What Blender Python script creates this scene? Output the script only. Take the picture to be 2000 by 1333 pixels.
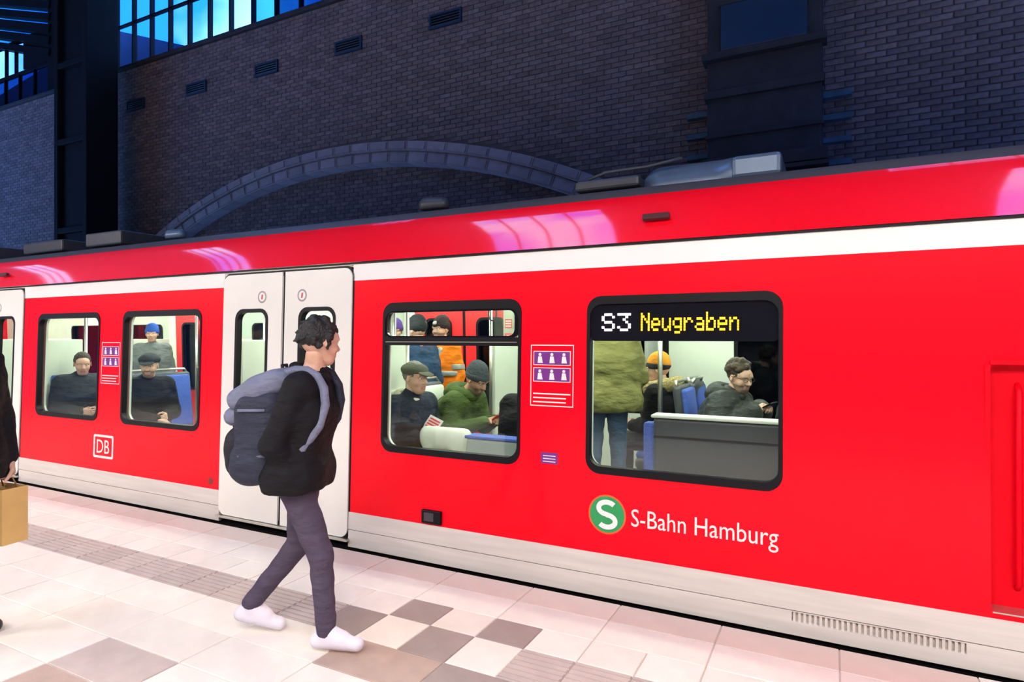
import bpy, bmesh, math, random
import numpy as np
from mathutils import Vector, Matrix, Euler, noise as mnoise
R = math.radians
random.seed(7)
for o in list(bpy.data.objects): bpy.data.objects.remove(o)
scene = bpy.context.scene
COL = scene.collection

# ------------------------------------------------------------------ camera, sky, exposure
CAMZ, D = 1.55, 3.58
cam_d = bpy.data.cameras.new('camera'); cam = bpy.data.objects.new('camera', cam_d); COL.objects.link(cam)
cam.location = (0, 0, CAMZ); cam.rotation_euler = (R(90), 0, R(27.2))
cam_d.sensor_width = 36; cam_d.lens = 36*1218/2000; cam_d.shift_y = -0.00325; cam_d.clip_end = 300
scene.camera = cam
vs = scene.view_settings
vs.view_transform = 'Standard'; vs.look = 'None'; vs.gamma = 1; vs.exposure = 0.0; vs.use_curve_mapping = False
LAMP_W = 128.0         # watts of one platform luminaire tube
SKY = 8.5
world = bpy.data.worlds.new('dusk_sky'); scene.world = world; world.use_nodes = True
nt = world.node_tree; nt.nodes.clear()
wo = nt.nodes.new('ShaderNodeOutputWorld'); bg = nt.nodes.new('ShaderNodeBackground')
tc = nt.nodes.new('ShaderNodeTexCoord'); nz = nt.nodes.new('ShaderNodeTexNoise'); cr = nt.nodes.new('ShaderNodeValToRGB')
nz.inputs['Scale'].default_value = 7; nz.inputs['Detail'].default_value = 3
cr.color_ramp.elements[0].position = .38; cr.color_ramp.elements[0].color = (.012, .17, 1, 1)
cr.color_ramp.elements[1].position = .62; cr.color_ramp.elements[1].color = (.32, .62, 1, 1)
nt.links.new(tc.outputs['Generated'], nz.inputs['Vector']); nt.links.new(nz.outputs['Fac'], cr.inputs['Fac'])
nt.links.new(cr.outputs['Color'], bg.inputs['Color']); bg.inputs['Strength'].default_value = SKY
nt.links.new(bg.outputs[0], wo.inputs['Surface'])

# ------------------------------------------------------------------ materials
MATS = {}
def mat(name, col, rough=.5, metal=0., var=.06, vscale=12., bump=0., bscale=40., coat=0., emit=None, estr=0., spec=.5, stretch=None, island=0.):
    if name in MATS: return MATS[name]
    m = bpy.data.materials.new(name); m.use_nodes = True; MATS[name] = m
    t = m.node_tree; b = t.nodes['Principled BSDF']; L = t.links.new
    b.inputs['Roughness'].default_value = rough; b.inputs['Metallic'].default_value = metal
    b.inputs['Specular IOR Level'].default_value = spec
    if coat: b.inputs['Coat Weight'].default_value = coat; b.inputs['Coat Roughness'].default_value = .10; b.inputs['Coat IOR'].default_value = 1.6
    co = t.nodes.new('ShaderNodeTexCoord'); mp = t.nodes.new('ShaderNodeMapping'); L(co.outputs['Object'], mp.inputs['Vector'])
    if stretch: mp.inputs['Scale'].default_value = stretch
    n = t.nodes.new('ShaderNodeTexNoise'); n.inputs['Scale'].default_value = vscale; n.inputs['Detail'].default_value = 4
    L(mp.outputs['Vector'], n.inputs['Vector'])
    hsv = t.nodes.new('ShaderNodeHueSaturation'); hsv.inputs['Color'].default_value = (*col, 1)
    mr = t.nodes.new('ShaderNodeMapRange'); mr.inputs['From Min'].default_value = .3; mr.inputs['From Max'].default_value = .7
    mr.inputs['To Min'].default_value = 1-var; mr.inputs['To Max'].default_value = 1+var
    L(n.outputs['Fac'], mr.inputs['Value'])
    src = mr.outputs['Result']
    if island:
        g = t.nodes.new('ShaderNodeNewGeometry') if island < 1 else t.nodes.new('ShaderNodeObjectInfo')
        mr2 = t.nodes.new('ShaderNodeMapRange'); a = island if island < 1 else island-1
        mr2.inputs['To Min'].default_value = 1-a; mr2.inputs['To Max'].default_value = 1+a
        L(g.outputs['Random Per Island' if island < 1 else 'Random'], mr2.inputs['Value'])
        mu = t.nodes.new('ShaderNodeMath'); mu.operation = 'MULTIPLY'; L(src, mu.inputs[0]); L(mr2.outputs['Result'], mu.inputs[1]); src = mu.outputs[0]
    L(src, hsv.inputs['Value']); L(hsv.outputs['Color'], b.inputs['Base Color'])
    if bump:
        n2 = t.nodes.new('ShaderNodeTexNoise'); n2.inputs['Scale'].default_value = bscale; n2.inputs['Detail'].default_value = 3
        L(mp.outputs['Vector'], n2.inputs['Vector'])
        bp = t.nodes.new('ShaderNodeBump'); bp.inputs['Strength'].default_value = bump; bp.inputs['Distance'].default_value = .02
        L(n2.outputs['Fac'], bp.inputs['Height']); L(bp.outputs['Normal'], b.inputs['Normal'])
    if emit: b.inputs['Emission Color'].default_value = (*emit, 1); b.inputs['Emission Strength'].default_value = estr
    return m
def glass(name, tint, fres=1.5, rough=.02):
    if name in MATS: return MATS[name]
    m = bpy.data.materials.new(name); m.use_nodes = True; MATS[name] = m
    t = m.node_tree; t.nodes.clear(); L = t.links.new
    o = t.nodes.new('ShaderNodeOutputMaterial'); mx = t.nodes.new('ShaderNodeMixShader'); f = t.nodes.new('ShaderNodeMath')
    ge = t.nodes.new('ShaderNodeNewGeometry'); dp = t.nodes.new('ShaderNodeVectorMath'); dp.operation = 'DOT_PRODUCT'
    L(ge.outputs['Incoming'], dp.inputs[0]); L(ge.outputs['Normal'], dp.inputs[1])
    ab = t.nodes.new('ShaderNodeMath'); ab.operation = 'ABSOLUTE'; L(dp.outputs['Value'], ab.inputs[0])
    om = t.nodes.new('ShaderNodeMath'); om.operation = 'SUBTRACT'; om.inputs[0].default_value = 1; L(ab.outputs[0], om.inputs[1])
    pw = t.nodes.new('ShaderNodeMath'); pw.operation = 'POWER'; L(om.outputs[0], pw.inputs[0]); pw.inputs[1].default_value = 5
    f.operation = 'MULTIPLY_ADD'; L(pw.outputs[0], f.inputs[0]); f.inputs[1].default_value = .96; f.inputs[2].default_value = .04
    tr = t.nodes.new('ShaderNodeBsdfTransparent'); gl = t.nodes.new('ShaderNodeBsdfGlossy')
    n = t.nodes.new('ShaderNodeTexNoise'); n.inputs['Scale'].default_value = 3; mixc = t.nodes.new('ShaderNodeMix'); mixc.data_type = 'RGBA'
    mixc.inputs['A'].default_value = (*[c*.93 for c in tint], 1); mixc.inputs['B'].default_value = (*tint, 1)
    L(n.outputs['Fac'], mixc.inputs['Factor']); L(mixc.outputs['Result'], tr.inputs['Color'])
    gl.inputs['Roughness'].default_value = rough
    L(f.outputs[0], mx.inputs[0]); L(tr.outputs[0], mx.inputs[1]); L(gl.outputs[0], mx.inputs[2]); L(mx.outputs[0], o.inputs['Surface'])
    return m
RED = mat('red_paint', (.90, .0005, .013), .35, coat=.05, var=.03, vscale=1.5, spec=.12)
REDC = mat('red_gloss_paint', (.86, .0005, .013), .35, coat=.72, var=.03, vscale=1.5, spec=.2)
_b = REDC.node_tree.nodes['Principled BSDF']; _b.inputs['Coat IOR'].default_value = 1.9; _b.inputs['Coat Roughness'].default_value = .05
REDD = mat('red_niche', (.80, .0005, .012), .45, var=.04, spec=.1)
WHITE = mat('white_paint', (.80, .78, .76), .25, coat=.3, var=.02, vscale=2)
DOORW = mat('door_paint', (.76, .73, .68), .3, coat=.3, var=.03, vscale=3)
SKIRT = mat('skirt_paint', (.62, .57, .53), .45, var=.08, vscale=2, stretch=(1, 1, 14))
BLACK = mat('black_rubber', (.005, .0045, .007), .45, var=.1, spec=.2)
SATIN = mat('black_glass_edge', (.008, .008, .012), .12, var=.05)
ROOF = mat('roof_grey', (.075, .068, .082), .5, var=.08)
EQUIP = mat('roof_equipment_blue_lit', (.12, .17, .26), .35, .3, var=.08)  # blue light falling on the equipment is put into this colour
EQDARK = mat('roof_equipment_dark', (.05, .05, .065), .4, var=.1)
PANE = glass('window_glass', (.93, .96, .94))
PANED = glass('far_window_glass', (.35, .42, .45))
CREAM = mat('interior_cream', (.66, .70, .61), .4, var=.03, vscale=3)
IGREY = mat('interior_grey', (.30, .33, .32), .45, var=.05, vscale=5)
IDARK = mat('seat_shell_dark', (.045, .05, .058), .45, var=.08)
BLUE = mat('seat_fabric_blue', (.05, .10, .42), .8, var=.25, vscale=90)
PURPLE = mat('seat_fabric_violet', (.16, .07, .38), .8, var=.2, vscale=90)
STEEL = mat('brushed_steel', (.58, .57, .52), .28, .9, var=.06, stretch=(1, 1, .1))
IFLOOR = mat('train_floor', (.085, .07, .075), .5, var=.15, vscale=60)
IREDOOR = mat('interior_red', (.72, .015, .02), .4, var=.04)
LEDW = mat('led_white', (.8, .7, .85), .4, emit=(1, .88, 1), estr=3.2)
LEDY = mat('led_amber', (.9, .55, .02), .4, emit=(1, .56, .01), estr=1.7)
ILAMP = mat('train_lamp_diffuser', (.9, .95, .9), .4, emit=(.92, 1, .86), estr=38.0)
LAMPM = mat('lamp_diffuser', (.9, .9, .9), .4, emit=(1, .93, .88), estr=9.0)
LAMPB = mat('lamp_body', (.3, .3, .32), .5)
TILE = mat('tile_cream', (.74, .68, .625), .42, var=.05, vscale=6, bump=.05, bscale=60, island=1.05)
TILEP = mat('tile_pinkish', (.64, .52, .46), .45, var=.05, vscale=6, bump=.05, bscale=60, island=1.06)
TILET = mat('tile_tactile', (.47, .385, .36), .5, var=.08, vscale=8, bump=.06, bscale=60, island=1.08)
TILED = mat('tile_taupe', (.285, .225, .215), .5, var=.08, vscale=8, bump=.06, bscale=60, island=1.1)
TILEB = mat('tile_brown', (.40, .29, .245), .5, var=.08, vscale=8, bump=.06, bscale=60, island=1.1)
JOINT = mat('joint_mortar', (.55, .48, .43), .8, var=.1)
BRICK = mat('brick_dusky', (.165, .115, .118), .75, var=.25, vscale=14, bump=.2, bscale=60, island=.25)
BRICKO = mat('brick_dusky_single', (.165, .115, .118), .75, var=.25, vscale=14, bump=.2, bscale=60, island=1.25)
MORTAR = mat('mortar_dark', (.095, .072, .08), .9, var=.15)
STONE = mat('arch_stone', (.30, .26, .30), .7, var=.15, vscale=5, bump=.15, bscale=30, island=1.12)
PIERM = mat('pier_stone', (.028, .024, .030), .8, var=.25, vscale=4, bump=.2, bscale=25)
QUOIN = mat('quoin_blue_highlight', (.06, .12, .19), .35, var=.2, vscale=6)  # blue-teal highlights on the quoins, put into their base colour
NAVY = mat('navy_panel', (.012, .03, .075), .4, var=.15, vscale=3)
STEELD = mat('dark_steel', (.006, .006, .009), .6, var=.2, vscale=5, spec=.15)
HALL = mat('hall_roof_dark', (.03, .028, .035), .8, var=.2, vscale=1)
BALLAST = mat('ballast', (.07, .06, .055), .95, var=.4, vscale=40, bump=.8, bscale=30)
SKYC = glass('clear_sky_pane', (.60, .67, .70))
SKYL = glass('skylight_pane', (.92, .95, .97)); SKYB = glass('added_skylight_pane', (.52, .52, .54))  # SKYB tint only dims the light of the added BSK skylights
SKYT = glass('tinted_sky_pane', (.05, .16, .28))
SKYM = glass('mid_sky_pane', (.16, .40, .50))
SLATEB = mat('blue_zinc', (.008, .10, .48), .4, var=.2, vscale=2)

# ------------------------------------------------------------------ helpers
def link(o, parent=None):
    COL.objects.link(o)
    if parent is not None: o.parent = parent
    return o
def tag(o, label=None, cat=None, group=None, kind=None):
    if label: o['label'] = label
    if cat: o['category'] = cat
    if group: o['group'] = group
    if kind: o['kind'] = kind
    return o
def empty(name, loc=(0, 0, 0), rz=0., parent=None):
    o = bpy.data.objects.new(name, None); o.location = loc; o.rotation_euler = (0, 0, rz); o.empty_display_size = .2
    return link(o, parent)
def meshobj(name, me, m, parent=None, smooth=False):
    o = bpy.data.objects.new(name, me)
    for x in (m if isinstance(m, (list, tuple)) else [m]): me.materials.append(x)
    if smooth: me.polygons.foreach_set('use_smooth', [True]*len(me.polygons))
    return link(o, parent)
def fin(bm, name, m, parent=None, smooth=False, recalc=True):
    if recalc: bmesh.ops.recalc_face_normals(bm, faces=bm.faces[:])
    me = bpy.data.meshes.new(name); bm.to_mesh(me); bm.free()
    return meshobj(name, me, m, parent, smooth)
def b_box(bm, c, s, rot=None, bev=0.):
    M = Matrix.Translation(c) @ (rot.to_matrix().to_4x4() if rot else Matrix()) @ Matrix.Diagonal((*s, 1))
    r = bmesh.ops.create_cube(bm, size=1, matrix=M)
    if bev:
        es = list({e for v in r['verts'] for e in v.link_edges})
        bmesh.ops.bevel(bm, geom=es, offset=bev, segments=2, affect='EDGES', profile=.5)
def box(name, x0, x1, y0, y1, z0, z1, m, parent=None, bev=0.):
    bm = bmesh.new(); b_box(bm, ((x0+x1)/2, (y0+y1)/2, (z0+z1)/2), (x1-x0, y1-y0, z1-z0), None, bev)
    return fin(bm, name, m, parent)
def b_tube(bm, pts, r, n=10, closed=False):
    pts = [Vector(p) for p in pts]; rings = []
    N = len(pts)
    for i, p in enumerate(pts):
        a = pts[(i-1) % N] if (i or closed) else p; b = pts[(i+1) % N] if (i < N-1 or closed) else p
        t = (b-a).normalized(); u = t.orthogonal().normalized() if not rings else (uprev - t*uprev.dot(t)).normalized()
        uprev = u; w = t.cross(u); rr_ = r[i] if isinstance(r, (list, tuple)) else r
        rings.append([bm.verts.new(p + (u*math.cos(k*2*math.pi/n) + w*math.sin(k*2*math.pi/n))*rr_) for k in range(n)])
    for i in range(N if closed else N-1):
        A, B = rings[i], rings[(i+1) % N]
        for k in range(n): bm.faces.new((A[k], A[(k+1) % n], B[(k+1) % n], B[k]))
    if not closed: bm.faces.new(rings[0][::-1]); bm.faces.new(rings[-1])
def tube(name, pts, r, m, parent=None, n=10, closed=False):
    bm = bmesh.new(); b_tube(bm, pts, r, n, closed); return fin(bm, name, m, parent, True)
def rr(x0, x1, z0, z1, r, n=6):
    out = []
    for cx, cz, a0 in ((x1-r, z1-r, 0), (x0+r, z1-r, 90), (x0+r, z0+r, 180), (x1-r, z0+r, 270)):
        for k in range(n+1):
            a = R(a0 + 90*k/n); out.append((cx+r*math.cos(a), cz+r*math.sin(a)))
    return out
LEAN = .03
def wy(z): return D + LEAN*z
FAR = 6.52
def plate(name, outer, holes, off, depth, m, parent=None, side=0):
    """flat panel with holes, on the near side wall (side 0) or the far one (side 1); off > 0 is towards the outside"""
    bm = bmesh.new(); es = []
    f = (lambda x, z: (x, wy(z)-off, z)) if side == 0 else (lambda x, z: (x, FAR+off-LEAN*z, z))
    for lp in [outer]+holes:
        v = [bm.verts.new(f(*p)) for p in lp]
        es += [bm.edges.new((v[i], v[(i+1) % len(v)])) for i in range(len(v))]
    bmesh.ops.triangle_fill(bm, use_beauty=True, use_dissolve=False, edges=es)
    r = bmesh.ops.extrude_face_region(bm, geom=bm.faces[:])
    sg = 1 if side == 0 else -1
    bmesh.ops.translate(bm, verts=[g for g in r['geom'] if isinstance(g, bmesh.types.BMVert)], vec=(0, depth*sg, 0))
    return fin(bm, name, m, parent)
def text_obj(name, s, x0, z0, width, height, off, m, parent=None, place=None):
    cu = bpy.data.curves.new(name, 'FONT'); cu.body = s; cu.size = 1; cu.extrude = .004; cu.resolution_u = 3
    o = bpy.data.objects.new(name+'_c', cu); COL.objects.link(o)
    dg = bpy.context.evaluated_depsgraph_get(); me = bpy.data.meshes.new_from_object(o.evaluated_get(dg)); bpy.data.objects.remove(o)
    xs = [v.co.x for v in me.vertices]; ys = [v.co.y for v in me.vertices]
    sx = width/(max(xs)-min(xs)); sy = height/(max(ys)-min(ys)); mx, my = min(xs), min(ys)
    for v in me.vertices:
        x, z = x0+(v.co.x-mx)*sx, z0+(v.co.y-my)*sy
        v.co = place(x, z, v.co.z) if place else (x, wy(z)-off-v.co.z*.2, z)
    me.materials.clear()
    return meshobj(name, me, m, parent)
def sweep_x(name, prof, x0, x1, m, parent=None, smooth=False, nx=1):
    bm = bmesh.new(); rows = []
    for i in range(nx+1):
        x = x0+(x1-x0)*i/nx; rows.append([bm.verts.new((x, y, z)) for y, z in prof])
    for i in range(nx):
        for k in range(len(prof)-1): bm.faces.new((rows[i][k], rows[i+1][k], rows[i+1][k+1], rows[i][k+1]))
    return fin(bm, name, m, parent, smooth)
def copy_tree(o, parent=None):
    c = o.copy(); COL.objects.link(c); c.parent = parent
    for ch in list(o.children): copy_tree(ch, c)
    return c

# ------------------------------------------------------------------ signed-distance modelling kit
def sdf(prims, h, k=.02):
    """prims: ('c',a,b,ra,rb[,k]) tapered capsule, ('e',c,radii,rot|None[,k]) ellipsoid, ('-e',...) carve, ('cut',n,o) keep dot(p,n)<o"""
    lo = np.array([1e9]*3); hi = -lo
    for p in prims:
        if p[0] == 'c':
            for q, r in ((p[1], p[3]), (p[2], p[4])): lo = np.minimum(lo, np.array(q)-r); hi = np.maximum(hi, np.array(q)+r)
        elif p[0] == 'e':
            r = max(p[2]) if p[3] is not None else np.array(p[2]); lo = np.minimum(lo, np.array(p[1])-r); hi = np.maximum(hi, np.array(p[1])+r)
    lo = lo-3*h-.02; hi = hi+3*h+.02
    n = np.ceil((hi-lo)/h).astype(int)+1
    ax = [lo[i]+h*np.arange(n[i]) for i in range(3)]
    F = np.full(n, .5, dtype=np.float32)
    for p in prims:
        if p[0] == 'cut':
            nn = np.array(p[1], float); nn /= np.linalg.norm(nn)
            G = ax[0][:, None, None]*nn[0]+ax[1][None, :, None]*nn[1]+ax[2][None, None, :]*nn[2]-p[2]
            F = np.maximum(F, G.astype(np.float32)); continue
        kk = p[5] if p[0] == 'c' and len(p) > 5 else (p[4] if p[0] != 'c' and len(p) > 4 else k)
        pad = kk+4*h
        if p[0] == 'c':
            a, b = np.array(p[1], float), np.array(p[2], float)
            l = np.minimum(a-p[3], b-p[4])-pad; u = np.maximum(a+p[3], b+p[4])+pad
        else:
            c = np.array(p[1], float); rm = max(p[2]) if p[3] is not None else np.array(p[2]); l = c-rm-pad; u = c+rm+pad
        i0 = np.clip(((l-lo)/h).astype(int), 0, n-1); i1 = np.clip(((u-lo)/h).astype(int)+2, 0, n)
        sl = tuple(slice(i0[i], i1[i]) for i in range(3))
        X = ax[0][sl[0]][:, None, None]; Y = ax[1][sl[1]][None, :, None]; Z = ax[2][sl[2]][None, None, :]
        if p[0] == 'c':
            ba = b-a; l2 = max(ba@ba, 1e-9)
            t = np.clip(((X-a[0])*ba[0]+(Y-a[1])*ba[1]+(Z-a[2])*ba[2])/l2, 0, 1)
            d = np.sqrt((X-a[0]-t*ba[0])**2+(Y-a[1]-t*ba[1])**2+(Z-a[2]-t*ba[2])**2)-(p[3]+(p[4]-p[3])*t)
        else:
            x, y, z = X-c[0], Y-c[1], Z-c[2]
            if p[3] is not None:
                m = np.array(Euler(p[3]).to_matrix())
                x, y, z = (x*m[0, 0]+y*m[1, 0]+z*m[2, 0], x*m[0, 1]+y*m[1, 1]+z*m[2, 1], x*m[0, 2]+y*m[1, 2]+z*m[2, 2])
            r = np.array(p[2], float)
            k0 = np.sqrt((x/r[0])**2+(y/r[1])**2+(z/r[2])**2); k1 = np.sqrt((x/r[0]**2)**2+(y/r[1]**2)**2+(z/r[2]**2)**2)+1e-9
            d = k0*(k0-1)/k1
        d = d.astype(np.float32); f = F[sl]
        if p[0][0] == '-':
            d = -d; hh = np.clip(.5-.5*(d-f)/kk*-1, 0, 1) if False else np.maximum(kk-np.abs(f-d), 0)/kk
            F[sl] = np.maximum(f, d)+hh*hh*kk*.25
        else:
            hh = np.maximum(kk-np.abs(f-d), 0)/kk
            F[sl] = np.minimum(f, d)-hh*hh*kk*.25
    # surface nets
    S = F < 0
    cnt = np.zeros(n-1, np.int8)
    for i in (0, 1):
        for j in (0, 1):
            for q in (0, 1): cnt += S[i:n[0]-1+i, j:n[1]-1+j, q:n[2]-1+q]
    act = np.argwhere((cnt > 0) & (cnt < 8))
    idx = np.full(n-1, -1, np.int64); idx[act[:, 0], act[:, 1], act[:, 2]] = np.arange(len(act))
    acc = np.zeros((len(act), 3)); num = np.zeros(len(act))
    cs = [(i, j, q) for i in (0, 1) for j in (0, 1) for q in (0, 1)]
    for A in cs:
        for B in cs:
            if sum(B)-sum(A) == 1 and all(B[i] >= A[i] for i in range(3)):
                fa = F[act[:, 0]+A[0], act[:, 1]+A[1], act[:, 2]+A[2]]; fb = F[act[:, 0]+B[0], act[:, 1]+B[1], act[:, 2]+B[2]]
                m = (fa < 0) != (fb < 0); t = np.where(m, fa/(fa-fb+1e-12), 0)
                acc += m[:, None]*(np.array(A)+t[:, None]*(np.array(B)-np.array(A))); num += m
    V = lo+h*(act+acc/num[:, None])
    Q = []
    for a in range(3):
        b, c = (a+1) % 3, (a+2) % 3
        s0 = [slice(None)]*3; s1 = [slice(None)]*3; s0[a] = slice(0, -1); s1[a] = slice(1, None)
        ch = np.argwhere(S[tuple(s0)] != S[tuple(s1)])
        ch = ch[(ch[:, b] > 0) & (ch[:, c] > 0) & (ch[:, b] < n[b]-1) & (ch[:, c] < n[c]-1)]
        def at(db, dc):
            e = ch.copy(); e[:, b] += db; e[:, c] += dc; return idx[e[:, 0], e[:, 1], e[:, 2]]
        q = np.stack([at(-1, -1), at(0, -1), at(0, 0), at(-1, 0)], 1)
        fl = ~S[ch[:, 0], ch[:, 1], ch[:, 2]]; q[fl] = q[fl][:, ::-1]; Q.append(q)
    return V, np.concatenate(Q)
def np_mesh(name, V, Q, mats, parent=None, fmat=None, M=None, wrinkle=0., wscale=9.):
    if wrinkle:
        V = V.copy()
        for i, v in enumerate(V):
            w = Vector(v)*wscale; V[i] += np.array(mnoise.noise_vector(Vector((w.x, w.y, w.z*1.7)))) * wrinkle
    if M is not None:
        A = np.array(M); V = V@A[:3, :3].T+A[:3, 3]
    me = bpy.data.meshes.new(name); me.from_pydata(V.tolist(), [], Q.tolist())
    o = meshobj(name, me, mats, parent, True)
    if fmat is not None: me.polygons.foreach_set('material_index', fmat.astype(np.int32))
    return o

# ================================================================== SETTING
floor = box('floor', -22, 9, -14, 3.505, -1.1, -.007, JOINT); tag(floor, kind='structure')
bed = box('floor_trackbed', -42, 20, 3.5, 10.0, -1.3, -1.0, BALLAST); tag(bed, kind='structure')
# platform paving: every slab its own piece near the camera
def slab_mesh(name, lx, ly, ribs=0):
    bm = bmesh.new(); g = .006
    b_box(bm, (lx/2, ly/2, -.011), (lx-g, ly-g, .022), None, 0)
    top = [e for e in bm.edges if all(v.co.z > -.001 for v in e.verts)]
    bmesh.ops.bevel(bm, geom=top, offset=.003, segments=1, affect='EDGES')
    for i in range(ribs):
        y = (i+.5)*ly/ribs
        b_box(bm, (lx/2, y, .0025), (lx-.012, ly/ribs*.52, .005))
    me = bpy.data.meshes.new(name); bm.to_mesh(me); bm.free(); return me
CW = .28
rows = [(3.27, 3.505, 'cope', .56), (3.03, 3.27, 'cream', .56), (2.79, 3.03, 'mark', CW), (2.50, 2.79, 'tact', CW)]
y = 2.50
while y > 0.9: rows.append((y-.29, y, 'cream', .56)); y -= .29
tmesh = {}
def tile(x, y0, y1, w, m, ribs=0, name='tile'):
    key = (round(w, 3), round(y1-y0, 3), ribs, m.name)
    if key not in tmesh:
        tmesh[key] = slab_mesh(name, w, y1-y0, ribs); tmesh[key].materials.append(m)
    o = bpy.data.objects.new(name, tmesh[key]); o.location = (x, y0, random.uniform(-.0008, .0008)); link(o, floor)
X0 = -2.21
dark_extra = {(2.21, -2.21): TILEB, (2.21, -1.65): TILED, (1.92, -1.65): TILEB, (1.63, -3.33): TILET, (1.34, -3.33): TILEB}
rest = bmesh.new(); nt_ = 0
for (y0, y1, kind, w) in rows:
    i0 = int(math.floor((-13-X0)/w)); i1 = int(math.ceil((4-X0)/w))
    for i in range(i0, i1):
        x = X0+i*w; xm = x+w/2; ym = (y0+y1)/2
        dep = ym*.889-xm*.457; lat = xm*.889+ym*.457
        vis = dep > .4 and -1.0 < lat/dep < .95 and (CAMZ/dep*1218+660) < 1380
        if kind == 'cope': m, rb, nm = TILEP, 0, 'coping_slab'
        elif kind == 'tact':
            inside = -2.5 < x < -1.5
            if inside: m, rb, nm = (TILED if i % 2 == 1 else TILE), 0, 'tile'
            else: m, rb, nm = TILET, 7, 'tactile_slab'
        elif kind == 'mark': m, rb, nm = (TILED if i in (0, 2) else TILE), 0, 'tile'
        else:
            m, rb, nm = TILE, 0, 'tile'
        if kind == 'cream':
            for (yy, xx), mm in dark_extra.items():
                if abs(yy-y0) < .02 and abs(xx-x) < .3: m = mm
        if vis and nt_ < 300: tile(x, y0, y1, w, m, rb, nm); nt_ += 1
        else: b_box(rest, (x+w/2, (y0+y1)/2, -.011), (w-.006, y1-y0-.006, .022))
yy = rows[-1][0]
while yy > -6:
    for i in range(-20, 8): b_box(rest, (X0+i*.56+.28, yy-.145, -.011), (.554, .284, .022))
    yy -= .29
tag(fin(rest, 'tile_field', TILE, floor), kind='stuff')

# back wall: brick, with a blind segmental arch
WY = 10.0; AX, AR = -9.3, 13.56; AZ = CAMZ+.40*10-AR; RT = .42; ATOP = 8.62
def in_arch(x, z, r): return (x-AX)**2+(z-AZ)**2 < r*r and abs(x-AX) < 7.6
wall = box('wall_back', -42, 20, WY+.34, WY+.8, -1.3, ATOP, MORTAR); tag(wall, kind='structure')
bm = bmesh.new()
# mortar face outside the arch
segs = 40
for i in range(segs):
    xa, xb = AX-7.6+15.2*i/segs, AX-7.6+15.2*(i+1)/segs
    za, zb = AZ+math.sqrt((AR-.1)**2-(xa-AX)**2), AZ+math.sqrt((AR-.1)**2-(xb-AX)**2)
    vv = [bm.verts.new(p) for p in ((xa, WY+.012, za), (xb, WY+.012, zb), (xb, WY+.012, ATOP), (xa, WY+.012, ATOP), (xa, WY+.4, za), (xb, WY+.4, zb))]
    bm.faces.new(vv[:4]); bm.faces.new((vv[0], vv[1], vv[5], vv[4]))
b_box(bm, ((-42+AX-7.6)/2, WY+.2, 3.6), (42+AX-7.6, .376, 10)); b_box(bm, ((20+AX+7.6)/2, WY+.2, 3.6), (20-AX-7.6, .376, 10))
fin(bm, 'mortar_face', MORTAR, wall, recalc=False)
BW, BH, BJ = .24, .072, .014
single = bpy.data.meshes.new('brick'); bm = bmesh.new(); b_box(bm, (0, 0, 0), (BW, .05, BH), None, 0)
bmesh.ops.bevel(bm, geom=[e for e in bm.edges if all(v.co.y < 0 for v in e.verts)], offset=.004, segments=1, affect='EDGES')
bm.to_mesh(single); bm.free(); single.materials.append(BRICKO)
V, Fq = [], []
nb = 0; cells = []
row = 0; z = 2.0
while z < ATOP-.05:
    xo = -(BW+BJ)/2 if row % 2 else 0; x = -26+xo
    while x < 6.5:
        cells.append((x+BW/2, z+BH/2)); x += BW+BJ
    z += BH+BJ; row += 1
for (cx, cz) in cells:
    yb = WY
    if in_arch(cx, cz, AR+.06):
        if not in_arch(cx, cz, AR-RT+.1): continue
        yb = WY+.33
    if 0.1 < cx < 2.75 and 3.7 < cz < 6.3 and nb < 300:
        o = bpy.data.objects.new('brick', single); o.location = (cx, yb+.02+random.uniform(-.003, .003), cz); link(o, wall); nb += 1; continue
    x0, x1, z0, z1 = cx-BW/2, cx+BW/2, cz-BH/2, cz+BH/2; y0 = yb-.004+random.uniform(-.003, .003); y1 = yb+.03; k = len(V)
    V += [(x0, y1, z0), (x1, y1, z0), (x1, y1, z1), (x0, y1, z1), (x0, y0, z0), (x1, y0, z0), (x1, y0, z1), (x0, y0, z1)]
    Fq += [(k+4, k+5, k+6, k+7), (k, k+1, k+5, k+4), (k+1, k+2, k+6, k+5), (k+2, k+3, k+7, k+6), (k+3, k, k+4, k+7)]
me = bpy.data.meshes.new('brickwork'); me.from_pydata(V, [], Fq); tag(meshobj('brickwork', me, BRICK, wall), kind='stuff')
# arch ring of radial stones, two rolls
vm = {}
NV = 34
for i in range(NV):
    a = R(-34)+R(68)*(i+.5)/NV
    for (r0, r1, yp, nm) in ((AR-RT*.45, AR, -.09, 0), (AR-RT, AR-RT*.47, -.02, 1)):
        if nm not in vm:
            bm = bmesh.new(); hw = R(68)/NV*.49
            pts = [(r*math.sin(t), r*math.cos(t)-AR) for r, t in ((r0, -hw), (r0, hw), (r1, hw), (r1, -hw))]
            fr = [bm.verts.new((x, yp, z)) for x, z in pts]; bk = [bm.verts.new((x, .34, z)) for x, z in pts]
            bm.faces.new(fr); bm.faces.new(bk[::-1])
            for q in range(4): bm.faces.new((fr[q], bk[q], bk[(q+1) % 4], fr[(q+1) % 4]))
            bmesh.ops.recalc_face_normals(bm, faces=bm.faces[:])
            bmesh.ops.bevel(bm, geom=[e for e in bm.edges if all(abs(v.co.y-yp) < .001 for v in e.verts)], offset=.03, segments=2, affect='EDGES')
            vm[nm] = bpy.data.meshes.new('voussoir'); bm.to_mesh(vm[nm]); bm.free(); vm[nm].materials.append(STONE)
        o = bpy.data.objects.new('voussoir', vm[nm]); o.rotation_euler = (0, a, 0)
        o.location = (AX+AR*math.sin(a), WY, AZ+AR*math.cos(a)); link(o, wall)
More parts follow.
